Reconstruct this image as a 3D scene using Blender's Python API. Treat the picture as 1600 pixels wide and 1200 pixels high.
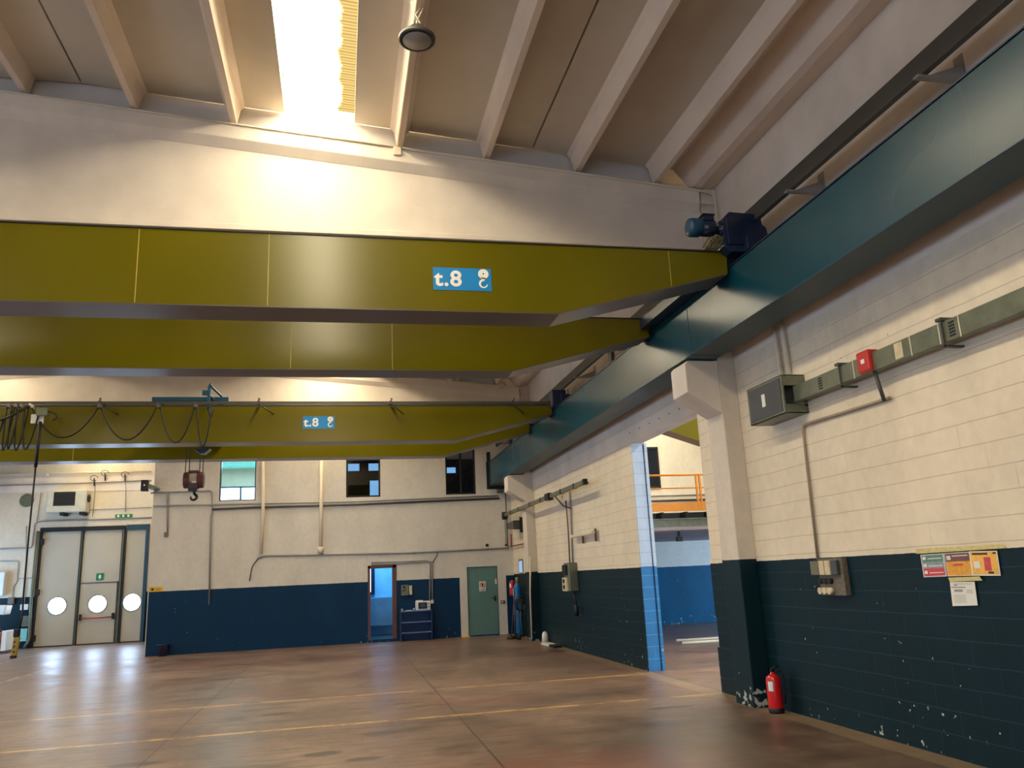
import bpy, math, random
from mathutils import Vector, Matrix
random.seed(7)
for o in list(bpy.data.objects): bpy.data.objects.remove(o, do_unlink=True)
S = bpy.context.scene
COL = S.collection

# ------------------------------------------------------------------ camera
YAW, PIT, ROL, FPX, EYE = 0.216461, 0.233977, -0.0463364, 1252.04, 1.6
FW = Vector((math.sin(YAW)*math.cos(PIT), math.cos(YAW)*math.cos(PIT), math.sin(PIT)))
_r = Vector((math.cos(YAW), -math.sin(YAW), 0)); _u = _r.cross(FW)
RT = math.cos(ROL)*_r + math.sin(ROL)*_u
UP = -math.sin(ROL)*_r + math.cos(ROL)*_u
cam = bpy.data.cameras.new('camera'); co = bpy.data.objects.new('camera', cam); COL.objects.link(co)
M3 = Matrix((RT, UP, -FW)).transposed()
co.matrix_world = Matrix.Translation((0, 0, EYE)) @ M3.to_4x4()
cam.sensor_width = 36; cam.lens = FPX/1600*36; cam.clip_end = 200; cam.clip_start = .05
S.camera = co

def W(x, y, X=None, Y=None, Z=None):
    """point of the building seen at (x, y) of the photo on the plane X=, Y= or Z="""
    d = (x-800)/FPX*RT - (y-600)/FPX*UP + FW
    t = X/d.x if X is not None else Y/d.y if Y is not None else (Z-EYE)/d.z
    p = d*t; p.z += EYE
    return p

# ------------------------------------------------------------------ world, colour management
w = bpy.data.worlds.new('World'); S.world = w; w.use_nodes = True
w.node_tree.nodes['Background'].inputs[0].default_value = (.55, .72, 1, 1)
w.node_tree.nodes['Background'].inputs[1].default_value = 1.0
S.view_settings.view_transform = 'Standard'; S.view_settings.look = 'None'
S.view_settings.gamma = 1; S.view_settings.use_curve_mapping = False
S.view_settings.exposure = 0.17

WARM = (1.0, .80, .50); COOL = (.62, .78, 1.0)
SKY_R = 25.5      # sunlit skylight sheets
FILL_C = 3.6       # cool fill from unseen openings added at the left and back

# ------------------------------------------------------------------ materials
def srgb(r, g, b):
    f = lambda c: (c/255/12.92) if c/255 <= .04045 else ((c/255+.055)/1.055)**2.4
    return (f(r), f(g), f(b), 1)
class NT:
    def __init__(s, name):
        s.m = bpy.data.materials.new(name); s.m.use_nodes = True; s.t = s.m.node_tree
        s.b = s.t.nodes['Principled BSDF']; s.out = s.t.nodes['Material Output']
    def n(s, ty, **k):
        q = s.t.nodes.new(ty)
        for a, v in k.items(): setattr(q, a, v)
        return q
    def l(s, a, b): s.t.links.new(a, b)
    def pos(s):
        return s.n('ShaderNodeNewGeometry').outputs['Position']
    def noise(s, sc, det=4, vec=None, rough=.55):
        q = s.n('ShaderNodeTexNoise'); q.inputs['Scale'].default_value = sc; q.inputs['Detail'].default_value = det
        q.inputs['Roughness'].default_value = rough
        if vec is not None: s.l(vec, q.inputs['Vector'])
        return q.outputs['Fac']
    def scale(s, vec, x, y, z):
        q = s.n('ShaderNodeVectorMath', operation='MULTIPLY'); s.l(vec, q.inputs[0]); q.inputs[1].default_value = (x, y, z); return q.outputs[0]
    def ramp(s, fac, a, b, ca=(0,0,0,1), cb=(1,1,1,1)):
        q = s.n('ShaderNodeValToRGB'); e = q.color_ramp.elements
        e[0].position = a; e[1].position = b; e[0].color = ca; e[1].color = cb; s.l(fac, q.inputs[0]); return q.outputs[0]
    def mix(s, fac, a, b, mode='MIX'):
        q = s.n('ShaderNodeMix', data_type='RGBA', blend_type=mode)
        for i, v in ((0, fac), (6, a), (7, b)):
            if isinstance(v, (int, float, tuple)): q.inputs[i].default_value = v
            else: s.l(v, q.inputs[i])
        return q.outputs[2]
    def math(s, op, a, b=0.0):
        q = s.n('ShaderNodeMath', operation=op)
        for i, v in ((0, a), (1, b)):
            if isinstance(v, (int, float)): q.inputs[i].default_value = v
            else: s.l(v, q.inputs[i])
        return q.outputs[0]
    def sep(s, vec):
        q = s.n('ShaderNodeSeparateXYZ'); s.l(vec, q.inputs[0]); return q.outputs
    def comb(s, x, y, z):
        q = s.n('ShaderNodeCombineXYZ')
        for i, v in enumerate((x, y, z)):
            if isinstance(v, (int, float)): q.inputs[i].default_value = v
            else: s.l(v, q.inputs[i])
        return q.outputs[0]
    def bump(s, h, st=.3, d=.01):
        q = s.n('ShaderNodeBump'); q.inputs['Strength'].default_value = st; q.inputs['Distance'].default_value = d
        s.l(h, q.inputs['Height']); s.l(q.outputs[0], s.b.inputs['Normal'])
    def base(s, c):
        if isinstance(c, tuple): s.b.inputs['Base Color'].default_value = c
        else: s.l(c, s.b.inputs['Base Color'])
    def set(s, **k):
        for a, v in k.items(): s.b.inputs[a.replace('_', ' ')].default_value = v
        return s.m

def paint(name, c, rough=.5, metal=0, var=.12, sc=3, bump=.0, coat=0):
    t = NT(name); p = t.pos(); n = t.noise(sc, 5, p)
    d = tuple(x*(1-var) for x in c[:3])+(1,); l = tuple(min(1, x*(1+var)) for x in c[:3])+(1,)
    t.base(t.ramp(n, .3, .7, d, l))
    if bump: t.bump(t.noise(sc*12, 3, p), bump, .005)
    t.b.inputs['Coat Weight'].default_value = coat
    t.b.inputs['Coat Roughness'].default_value = .12
    return t.set(Roughness=rough, Metallic=metal)

def emit(name, c, s):
    t = NT(name); e = t.n('ShaderNodeEmission'); e.inputs[0].default_value = (*c[:3], 1); e.inputs[1].default_value = s
    t.l(e.outputs[0], t.out.inputs[0]); return t.m

WHITE = srgb(238, 224, 200)
def wall_mat(name, white, band, axis='Y', zb=1.63, brick=True, chips=True, chipk=.20):
    """painted wall: white above, band colour below, optional block courses"""
    t = NT(name); p = t.pos(); x, y, z = t.sep(p)
    u = y if axis == 'Y' else x
    stain = t.noise(1.3, 6, t.scale(p, 1, 1, .55), .62)
    fine = t.noise(9, 4, p)
    wl = tuple(c*.80 for c in white[:3])+(1,)
    wc = t.mix(.8, t.ramp(stain, .25, .75, wl, white), t.ramp(fine, .3, .7, (.9, .9, .9, 1), (1, 1, 1, 1)), 'MULTIPLY')
    bl = tuple(c*.70 for c in band[:3])+(1,)
    bc = t.mix(.5, t.ramp(stain, .3, .7, bl, band), t.ramp(fine, .3, .7, (.8, .8, .8, 1), (1.0, 1.0, 1.0, 1)), 'MULTIPLY')
    lvl = t.math('ADD', z, t.math('MULTIPLY', t.math('SUBTRACT', fine, .5), .012))
    mask = t.math('LESS_THAN', lvl, zb)
    h = t.noise(40, 3, p)
    if brick:
        uu = t.math('ADD', u, t.math('MULTIPLY', t.noise(2.5, 2, p), .02))
        zz = t.math('ADD', z, t.math('MULTIPLY', t.math('SUBTRACT', t.noise(1.7, 3, p), .5), .022))
        bt = t.n('ShaderNodeTexBrick'); t.l(t.comb(uu, zz, 0), bt.inputs['Vector'])
        bt.inputs['Scale'].default_value = 1; bt.inputs['Brick Width'].default_value = .50; bt.inputs['Row Height'].default_value = .1868
        bt.inputs['Mortar Size'].default_value = .0042; bt.inputs['Mortar Smooth'].default_value = .5; bt.offset = .5
        low = t.math('LESS_THAN', z, 4.05)
        fr = t.math('FRACT', t.math('DIVIDE', zz, .1868))
        hl = t.math('LESS_THAN', t.math('MINIMUM', fr, t.math('SUBTRACT', 1.0, fr)), .024)
        vert = t.math('MULTIPLY', bt.outputs['Fac'], t.math('ADD', .12, t.math('MULTIPLY', t.ramp(t.noise(1.1, 2, p), .5, .6), .5)))
        mortar = t.math('MULTIPLY', t.math('MAXIMUM', hl, vert), low)
        wc = t.mix(t.math('MULTIPLY', mortar, .5), wc, tuple(c*.42 for c in white[:3])+(1,))
        bc = t.mix(t.math('MULTIPLY', mortar, .6), bc, tuple(min(1, c*2.0+.012) for c in band[:3])+(1,))
        h = t.math('SUBTRACT', t.math('MULTIPLY', h, .12), mortar)
    if chips:
        c1 = t.noise(13, 3, p); c2 = t.noise(1.1, 3, p)
        near = t.math('MULTIPLY', t.math('SUBTRACT', .42, z), 1.0)
        near = t.math('MAXIMUM', near, 0.0)
        v = t.math('ADD', c1, t.math('ADD', t.math('MULTIPLY', near, chipk), t.math('MULTIPLY', t.math('SUBTRACT', c2, .5), .35)))
        chip = t.ramp(v, .755, .77)
        bc = t.mix(chip, bc, srgb(170, 172, 165))
        vo = t.n('ShaderNodeTexVoronoi'); vo.inputs['Scale'].default_value = 3.4; t.l(p, vo.inputs['Vector'])
        dot = t.math('MULTIPLY', t.math('LESS_THAN', vo.outputs['Distance'], .03), t.math('GREATER_THAN', c2, .54))
        bc = t.mix(dot, bc, srgb(190, 200, 200))
        wc = t.mix(t.math('MULTIPLY', dot, .6), wc, srgb(90, 80, 70))
    t.base(t.mix(mask, wc, bc))
    r = t.math('ADD', t.math('MULTIPLY', mask, -.25), .75); t.l(r, t.b.inputs['Roughness'])
    t.bump(h, .45, .008)
    t.b.inputs['Specular IOR Level'].default_value = .22
    return t.m

TEAL = srgb(4, 36, 44); BLUE = srgb(0, 52, 88)  # one band in two tints: cooler far light put into the blue
M = {}
M['wall_right'] = wall_mat('block wall paint', WHITE, TEAL, 'Y')
M['wall_far'] = wall_mat('plaster wall blue band', srgb(226, 219, 208), BLUE, 'X', 1.6, brick=False)
M['wall_far_n'] = wall_mat('plaster wall plain', srgb(226, 219, 208), BLUE, 'X', -5, brick=False, chips=False)
M['wall_gate'] = wall_mat('gate wall paint', srgb(235, 222, 196), TEAL, 'X', 1.62, brick=False, chips=False)
M['wall_side'] = wall_mat('plain side wall', WHITE, BLUE, 'Y', 1.63, brick=False, chips=False)
M['jamb'] = wall_mat('blue lit jamb paint', srgb(200, 215, 232), srgb(60, 130, 185), 'X', 1.64)  # blue light from the next hall put into the jamb colours
M['conc'] = paint('painted concrete', srgb(226, 214, 200), .7, var=.10, sc=1.6, bump=.12)
M['conc_col'] = wall_mat('column paint', srgb(224, 212, 196), srgb(8, 40, 48), 'Y', 1.66, brick=False, chipk=.62)
M['roof'] = paint('roof slab paint', srgb(202, 192, 176), .85, var=.07, sc=.9, bump=.08)
M['rib'] = paint('roof rib paint', srgb(226, 210, 194), .8, var=.06, sc=1.2, bump=.08)
M['fascia'] = paint('grey fascia', srgb(200, 195, 190), .8, var=.06, sc=2)
M['joint'] = paint('dark joint', srgb(40, 30, 26), .9)
M['dark'] = paint('near black', srgb(18, 18, 20), .6)
M['black'] = paint('black rubber', srgb(10, 10, 11), .55)
M['grey'] = paint('conduit grey', srgb(150, 146, 142), .45, var=.1)
M['dgrey'] = paint('dark grey metal', srgb(75, 75, 72), .45, metal=.3)
M['pipe_white'] = paint('pipe painted white', srgb(222, 208, 184), .5, var=.05)
M['steel'] = paint('worn steel', srgb(120, 116, 108), .4, metal=.6)
M['galv'] = paint('galvanised green grey', srgb(112, 116, 98), .4, metal=.35, var=.18, sc=9)
M['red'] = paint('red enamel', srgb(196, 14, 22), .3, coat=.4)
M['redbox'] = paint('red plastic', srgb(190, 45, 35), .4)
M['whitep'] = paint('white plastic', srgb(228, 228, 222), .4, var=.04)
M['cream'] = paint('cream plastic', srgb(205, 190, 155), .5, var=.15, sc=20)
M['grime_shade'] = paint('grimy grey plastic', srgb(105, 95, 82), .6, var=.3, sc=30)
M['paper'] = paint('paper', srgb(225, 222, 214), .8, var=.05)
M['tape'] = paint('masking tape', srgb(205, 190, 130), .7, var=.15, sc=25)
M['yellow'] = paint('yellow plastic', srgb(225, 175, 40), .5)
M['olive'] = paint('dirty yellow plastic', srgb(165, 140, 50), .5)
M['green'] = paint('sign green', srgb(10, 125, 75), .5)
M['navy'] = paint('navy enamel', srgb(6, 30, 62), .32, var=.15, coat=.3)
M['bluem'] = paint('machine blue', srgb(10, 72, 104), .35, var=.15, coat=.3)
M['signblue'] = paint('sticker blue', srgb(0, 132, 205), .4, var=.03)
M['signwhite'] = paint('sticker white', srgb(238, 238, 230), .45, var=.03)
M['doorgreen'] = paint('grey green door', srgb(92, 128, 124), .45, var=.06)
M['brown'] = paint('brown frame', srgb(98, 58, 48), .5)
M['gate'] = paint('gate panel', srgb(190, 182, 160), .5, var=.08, sc=.8)
M['orange'] = paint('orange rail', srgb(222, 146, 52), .45)
M['wood'] = paint('orange wood', srgb(190, 110, 60), .6, var=.2)
M['cyl'] = paint('cylinder blue', srgb(10, 100, 160), .35)
M['shelfblue'] = paint('shelf blue', srgb(10, 52, 98), .5)
M['glassdark'] = paint('dark glass', srgb(22, 32, 44), .15)
M['skyglow'] = emit('daylight white', (.8, .93, 1), 5)
M['fillglow'] = emit('daylight fill pane', COOL, FILL_C)
M['porthole'] = emit('porthole daylight', (.52, .72, 1), 24)
M['rope'] = paint('wire rope', srgb(35, 32, 34), .6)

def metal_paint(name, c, rough, streak=True):
    t = NT(name); p = t.pos()
    n = t.noise(.8, 1.5, t.scale(p, 1, 1, .5)); f = t.noise(30, 3, t.scale(p, 1, 1, .2))
    t.base(t.ramp(n, 0.0, 1.0, tuple(x*.75 for x in c[:3])+(1,), tuple(x*1.2 for x in c[:3])+(1,)))
    r = t.math('ADD', rough-.05, t.math('MULTIPLY', n, .10)); t.l(r, t.b.inputs['Roughness'])
    return t.set(Specular_IOR_Level=.42)
M['girder'] = metal_paint('girder olive yellow', srgb(102, 94, 2), .22)
M['girder_under'] = paint('girder underside', srgb(88, 80, 76), .28, var=.06, sc=.6)  # floor reflection put into a grey-brown underside colour
M['runway'] = metal_paint('runway blue', srgb(0, 60, 76), .26)
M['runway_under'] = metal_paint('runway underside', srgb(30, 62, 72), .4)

def floor_mat():
    t = NT('worn red concrete floor'); p = t.pos(); x, y, z = t.sep(p)
    big = t.noise(.22, 6, p, .6); mid = t.noise(1.1, 6, t.scale(p, 1, .7, 1), .65); streak = t.noise(1.5, 5, t.scale(p, .45, 2.6, 1), .7)
    c = t.ramp(big, .3, .7, srgb(108, 90, 82), srgb(150, 126, 114))
    c = t.mix(.8, c, t.ramp(mid, .34, .66, (.62, .60, .58, 1), (1.18, 1.16, 1.12, 1)), 'MULTIPLY')
    fine = t.noise(7, 6, t.scale(p, .6, 1.6, 1), .75)
    c = t.mix(.7, c, t.ramp(fine, .35, .65, (.78, .77, .75, 1), (1.15, 1.14, 1.12, 1)), 'MULTIPLY')
    c = t.mix(t.ramp(streak, .54, .66), c, srgb(84, 72, 62))
    rough_ = t.noise(2.6, 9, p, .8)
    c = t.mix(.8, c, t.ramp(rough_, .40, .60, (.74, .72, .70, 1), (1.12, 1.12, 1.1, 1)), 'MULTIPLY')
    scuff = t.ramp(t.noise(1.0, 6, t.scale(p, .9, 9, 1), .7), .60, .66)
    c = t.mix(t.math('MULTIPLY', scuff, .45), c, srgb(80, 66, 58))
    scuff2 = t.ramp(t.noise(1.3, 6, t.scale(p, 7, 1.2, 1), .7), .63, .68)
    c = t.mix(t.math('MULTIPLY', scuff2, .35), c, srgb(170, 150, 134))
    # oil stains
    st = t.ramp(t.noise(.75, 4, t.scale(p, .7, 1.1, 1)), .62, .66)
    c = t.mix(t.math('MULTIPLY', st, .55), c, srgb(52, 44, 38))
    def blot(cx, cy, rx, ry, k, dark, hard=.25):
        global _
        dx = t.math('DIVIDE', t.math('SUBTRACT', x, cx), rx); dy = t.math('DIVIDE', t.math('SUBTRACT', y, cy), ry)
        d = t.math('SQRT', t.math('ADD', t.math('MULTIPLY', dx, dx), t.math('MULTIPLY', dy, dy)))
        d = t.math('ADD', d, t.math('MULTIPLY', t.math('SUBTRACT', wob, .5), 1.7))
        q = t.n('ShaderNodeMapRange'); t.l(d, q.inputs[0]); q.inputs[1].default_value = 1.0; q.inputs[2].default_value = 1-hard; q.inputs[3].default_value = 0; q.inputs[4].default_value = k
        return t.mix(q.outputs[0], c, dark)
    wob = t.noise(1.8, 5, p, .6)
    for a in ((3.3, 7.6, 1.5, 1.7, .75), (4.2, 9.0, .5, .4, .6), (2.9, 10.9, .8, .5, .35), (-4.4, 9.3, 1.2, .5, .3), (1.2, 15.0, 1.4, 1.0, .3), (3.0, 18.5, 1.2, 2.0, .35)):
        c = blot(*a, srgb(66, 50, 40), .5)
    for a in ((-.15, 8.62, .24, .17, .8), (.25, 8.2, .2, .1, .7), (-.75, 11.4, .25, .12, .6), (-1.9, 8.9, .3, .1, .7), (1.3, 9.9, .3, .1, .4), (3.9, 9.5, .35, .07, .7), (-2.3, 13.5, .3, .12, .4)):
        c = blot(*a, srgb(44, 36, 32), .3)
    c = blot(1.9, 7.0, 1.8, .9, .45, srgb(128, 66, 54), .7)
    red = t.ramp(t.noise(.5, 3, p), .55, .7); c = t.mix(t.math('MULTIPLY', red, .30), c, srgb(132, 66, 54))
    # tyre scuffs
    wv = t.n('ShaderNodeTexWave', wave_type='RINGS'); wv.inputs['Scale'].default_value = 1.6; wv.inputs['Distortion'].default_value = 5
    wv.inputs['Detail'].default_value = 3; wv.inputs['Detail Scale'].default_value = .6; t.l(t.scale(p, .35, 1, 1), wv.inputs['Vector'])
    c = t.mix(t.math('MULTIPLY', t.ramp(wv.outputs['Fac'], .90, .99), .30), c, srgb(80, 60, 50))
    def line(co, at, wd):
        return t.math('LESS_THAN', t.math('ABSOLUTE', t.math('SUBTRACT', co, at)), wd)
    # saw cut joints
    j = None
    for a in (-11.57, -8.33, -5.09, -1.85, 1.39, 4.9, 8.1, 11.3):
        q = line(t.math('ADD', x, t.math('MULTIPLY', t.noise(6, 2, p), .012)), a, .010); j = q if j is None else t.math('MAXIMUM', j, q)
    for a in (-4, 20.9, 30.1):
        j = t.math('MAXIMUM', j, line(y, a, .008))
    c = t.mix(t.math('MULTIPLY', j, .75), c, srgb(58, 40, 34))
    # painted lines, worn through
    wear = t.ramp(t.noise(3.2, 6, p, .7), .40, .56)
    inside = t.math('LESS_THAN', x, 4.85)
    yl = t.math('MAXIMUM', line(y, 12.62, .045), line(y, 10.2, .05))
    c = t.mix(t.math('MULTIPLY', t.math('MULTIPLY', yl, wear), t.math('MULTIPLY', inside, .8)), c, srgb(205, 165, 92))
    wl = t.math('MULTIPLY', line(y, 21.6, .05), t.math('MULTIPLY', inside, t.math('GREATER_THAN', x, -4.7)))
    wl = t.math('MAXIMUM', wl, t.math('MULTIPLY', line(x, -8.45, .05), t.math('GREATER_THAN', y, 22.0)))
    wl = t.math('MAXIMUM', wl, t.math('MULTIPLY', line(x, -6.5, .05), t.math('MULTIPLY', t.math('GREATER_THAN', y, 16.0), t.math('LESS_THAN', y, 21))))
    c = t.mix(t.math('MULTIPLY', t.math('MULTIPLY', wl, wear), .55), c, srgb(205, 190, 172))
    # dusty strip along the block wall
    dust = t.math('MULTIPLY', t.math('GREATER_THAN', t.math('ADD', x, t.math('MULTIPLY', mid, .22)), 4.72), t.math('LESS_THAN', x, 4.87))
    c = t.mix(t.math('MULTIPLY', dust, .5), c, srgb(150, 130, 104))
    t.base(c)
    r = t.math('ADD', .20, t.math('MULTIPLY', mid, .32)); t.l(r, t.b.inputs['Roughness'])
    h = t.math('ADD', t.math('ADD', t.math('MULTIPLY', t.noise(2.2, 4, t.scale(p, .7, 1.6, 1)), .6), t.math('MULTIPLY', t.noise(9, 3, p), .10)), t.math('MULTIPLY', j, -1.0))
    t.bump(h, .32, .012)
    return t.set(Specular_IOR_Level=.45)
M['floor'] = floor_mat()

def skylight_mat():
    t = NT('translucent corrugated sheet lit by the sun'); p = t.pos(); x, y, z = t.sep(p)
    e = t.n('ShaderNodeEmission')
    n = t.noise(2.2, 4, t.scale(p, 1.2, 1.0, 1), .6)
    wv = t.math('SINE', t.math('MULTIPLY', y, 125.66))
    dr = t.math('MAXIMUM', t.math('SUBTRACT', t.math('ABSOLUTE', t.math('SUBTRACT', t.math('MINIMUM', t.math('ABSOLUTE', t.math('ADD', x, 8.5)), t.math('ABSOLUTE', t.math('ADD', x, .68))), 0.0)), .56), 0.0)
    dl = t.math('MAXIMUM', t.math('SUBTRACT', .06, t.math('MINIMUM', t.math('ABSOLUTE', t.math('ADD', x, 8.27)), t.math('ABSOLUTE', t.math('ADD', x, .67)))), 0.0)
    v = t.math('ADD', n, t.math('MULTIPLY', t.math('ADD', dr, dl), -3.4))  # noise stains, plus shaded yellowish sheet edges put into the glow
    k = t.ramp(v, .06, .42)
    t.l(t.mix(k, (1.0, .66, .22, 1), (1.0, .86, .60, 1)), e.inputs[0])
    grime_shade = t.math('MULTIPLY', t.math('ADD', .032, t.math('MULTIPLY', wv, .010)), t.math('SUBTRACT', 1.0, k))  # dim edge glow with corrugation lines, shade put into the emission
    t.l(t.math('MULTIPLY', t.math('ADD', t.math('MULTIPLY', k, k), grime_shade), SKY_R), e.inputs[1])
    t.l(e.outputs[0], t.out.inputs[0]); return t.m
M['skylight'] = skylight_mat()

# ------------------------------------------------------------------ mesh builder
ORG = {}
class MB:
    def __init__(s): s.v = []; s.f = []; s.m = []; s.sm = []
    def add(s, vs, fs, m=0, smooth=False):
        k = len(s.v); s.v += [tuple(v) for v in vs]
        for f in fs: s.f.append([i+k for i in f]); s.m.append(m); s.sm.append(smooth)
        return s
    def box(s, x0, x1, y0, y1, z0, z1, m=0, mb=None):
        x0, x1 = min(x0, x1), max(x0, x1); y0, y1 = min(y0, y1), max(y0, y1); z0, z1 = min(z0, z1), max(z0, z1)
        vs = [(x, y, z) for x in (x0, x1) for y in (y0, y1) for z in (z0, z1)]
        fs = [(0, 1, 3, 2), (4, 6, 7, 5), (0, 4, 5, 1), (2, 3, 7, 6), (0, 2, 6, 4), (1, 5, 7, 3)]
        s.add(vs, fs, m)
        if mb is not None: s.m[-2] = mb      # bottom face material
        return s
    def prism(s, poly, axis, a, b, m=0):
        """poly: list of 2-D points in the plane normal to axis"""
        n = len(poly)
        def P(q, t):
            return {'x': (t, q[0], q[1]), 'y': (q[0], t, q[1]), 'z': (q[0], q[1], t)}[axis]
        vs = [P(q, a) for q in poly]+[P(q, b) for q in poly]
        fs = [tuple(range(n)), tuple(range(2*n-1, n-1, -1))]+[(i, i+n, (i+1) % n+n, (i+1) % n) for i in range(n)]
        return s.add(vs, fs, m)
    def tube(s, pts, r, seg=8, m=0, smooth=True):
        pts = [Vector(p) for p in pts]; n = len(pts); rings = []
        T = [((pts[min(i+1, n-1)]-pts[max(i-1, 0)])).normalized() for i in range(n)]
        ref = Vector((0, 0, 1)) if abs(T[0].z) < .9 else Vector((1, 0, 0))
        a = T[0].cross(ref).normalized()
        for i in range(n):
            a = (a-T[i]*a.dot(T[i])).normalized(); b = T[i].cross(a)
            rr = r[i] if isinstance(r, (list, tuple)) else r
            rings.append([pts[i]+(a*math.cos(q)+b*math.sin(q))*rr for q in [2*math.pi*k/seg for k in range(seg)]])
        vs = [v for g in rings for v in g]
        fs = [(i*seg+k, i*seg+(k+1) % seg, (i+1)*seg+(k+1) % seg, (i+1)*seg+k) for i in range(n-1) for k in range(seg)]
        s.add(vs, fs, m, smooth)
        k0 = len(s.v)-len(vs)
        s.f.append([k0+k for k in range(seg)][::-1]); s.m.append(m); s.sm.append(False)
        s.f.append([k0+(n-1)*seg+k for k in range(seg)]); s.m.append(m); s.sm.append(False)
        return s
    def cyl(s, a, b, r, seg=20, m=0, r2=None):
        return s.tube([a, b], [r, r if r2 is None else r2], seg, m)
    def lathe(s, c, prof, seg=24, m=0, axis='z'):
        """prof: (radius, height) pairs around an axis through c"""
        vs = []; n = len(prof)
        for r, h in prof:
            for k in range(seg):
                q = 2*math.pi*k/seg; x, y = r*math.cos(q), r*math.sin(q)
                o = {'z': (x, y, h), 'x': (h, x, y), 'y': (x, h, y)}[axis]
                vs.append((c[0]+o[0], c[1]+o[1], c[2]+o[2]))
        fs = [(i*seg+k, i*seg+(k+1) % seg, (i+1)*seg+(k+1) % seg, (i+1)*seg+k) for i in range(n-1) for k in range(seg)]
        s.add(vs, fs, m, True)
        k0 = len(s.v)-len(vs)
        s.f.append([k0+k for k in range(seg)][::-1]); s.m.append(m); s.sm.append(False)
        s.f.append([k0+(n-1)*seg+k for k in range(seg)]); s.m.append(m); s.sm.append(False)
        return s
    def build(s, name, mats, parent=None, bevel=0, kind=None, label=None, cat=None, group=None, origin=None):
        if not isinstance(mats, (list, tuple)): mats = [mats]
        if parent is not None: org = ORG[parent.name]
        elif origin is not None: org = Vector(origin)
        else:
            lo = [min(v[i] for v in s.v) for i in range(3)]; hi = [max(v[i] for v in s.v) for i in range(3)]
            org = Vector(((lo[0]+hi[0])/2, (lo[1]+hi[1])/2, lo[2])) if kind != 'structure' else Vector((0, 0, 0))
        me = bpy.data.meshes.new(name)
        me.from_pydata([tuple(Vector(v)-org) for v in s.v], [], s.f)
        for i, p in enumerate(me.polygons): p.material_index = s.m[i]; p.use_smooth = s.sm[i]
        import bmesh
        bm = bmesh.new(); bm.from_mesh(me); bmesh.ops.recalc_face_normals(bm, faces=bm.faces); bm.to_mesh(me); bm.free()
        for q in mats: me.materials.append(M[q] if isinstance(q, str) else q)
        o = bpy.data.objects.new(name, me); COL.objects.link(o)
        if parent is not None: o.parent = parent
        else: o.location = org
        ORG[o.name] = org
        if bevel:
            b = o.modifiers.new('bevel', 'BEVEL'); b.width = bevel; b.segments = 2; b.limit_method = 'ANGLE'
        return tag(o, label, cat, group, kind)
def tag(o, label=None, cat=None, group=None, kind=None):
    if label: o['label'] = label
    if cat: o['category'] = cat
    if group: o['group'] = group
    if kind: o['kind'] = kind
    return o
def empty(name, loc, label, cat, group=None, kind=None):
    o = bpy.data.objects.new(name, None); o.empty_display_size = .1; COL.objects.link(o); o.location = loc
    ORG[o.name] = Vector(loc); return tag(o, label, cat, group, kind)
def text(body, size, name, mat, parent, loc, rot, ext=.002, off=0.0, sx=1.0):
    c = bpy.data.curves.new(name, 'FONT'); c.body = body; c.size = size; c.extrude = ext; c.space_character = 1.1; c.offset = off
    c.materials.append(M[mat]); tmp = bpy.data.objects.new(name, c); COL.objects.link(tmp)
    me = bpy.data.meshes.new_from_object(tmp.evaluated_get(bpy.context.evaluated_depsgraph_get()))
    bpy.data.objects.remove(tmp, do_unlink=True)
    V = [v.co.copy() for v in me.vertices]; Fs = [list(p.vertices) for p in me.polygons]; k = size*.014
    m2 = bpy.data.meshes.new(name); VV = []; FF = []       # thickened strokes: the outline shifted a little each way
    for j, (dx, dy) in enumerate(((0, 0), (k, 0), (-k, 0), (0, k), (0, -k))):
        FF += [[i+len(VV) for i in f] for f in Fs]; VV += [(v.x+dx, v.y+dy, v.z+j*.00004) for v in V]
    m2.from_pydata(VV, [], FF); m2.materials.append(M[mat]); me = m2
    o = bpy.data.objects.new(name, me); COL.objects.link(o)
    o.parent = parent; o.location = Vector(loc)-ORG[parent.name]; o.rotation_euler = rot; o.scale = (sx, 1, 1)
    ORG[o.name] = Vector((0, 0, 0)); return o
def fillet(pts, r=.06, n=4):
    pts = [Vector(p) for p in pts]; out = [pts[0]]
    for i in range(1, len(pts)-1):
        a, b, c = pts[i-1], pts[i], pts[i+1]
        d1, d2 = (a-b), (c-b); k = min(r, d1.length*.45, d2.length*.45)
        p, q = b+d1.normalized()*k, b+d2.normalized()*k
        for j in range(n+1):
            t = j/n; out.append((1-t)**2*p+2*t*(1-t)*b+t*t*q)
    out.append(pts[-1]); return out

# ------------------------------------------------------------------ the room
XR, XL, YB, YF, YG = 4.86, -12.98, -13.0, 23.0, 30.0
RIDGE = -4.06
def zl(x):      # top of the sloping roof beams
    return 6.43+.086*(4.62-(x if x > RIDGE else 2*RIDGE-x))
def slab(x): return zl(x)+.25

MB().box(XL-.3, 17, YB-.3, YG+.4, -.3, 0).build('floor', 'floor', kind='structure')

# right wall with the opening
WT = .2
b = MB()
b.box(XR, XR+WT, YB, 10.2, 0, 4.08)
b.box(XR, XR+WT, 12.87, YF, 0, 4.08)
b.build('wall_right', 'wall_right', kind='structure')
b = MB()      # jagged block ends of the near pier
for k in range(9):
    z0 = k*.1868; e = [.0, .05, .05, .0, -.0, .03, .03, .03, .03][k]
    if k < 3: e = .06
    b.box(XR+.001, XR+WT-.001, 10.19, 10.2+e+.02, z0+.004, z0+.1868-.002)
b.build('trim_1', 'wall_right', kind='structure')
b = MB()      # jamb and door guide of the opening, blue light put into their colour
b.box(XR+.002, XR+WT, 12.84, 12.875, 0, 3.67)
b.box(XR+WT+.015, XR+WT+.06, 12.80, 12.93, 0, 3.70)
b.build('trim_2', 'jamb', kind='structure')
MB().box(XR+WT, XR+WT+.014, 12.845, 12.88, 0, 3.67).build('trim_3', 'dark', kind='structure')
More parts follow.
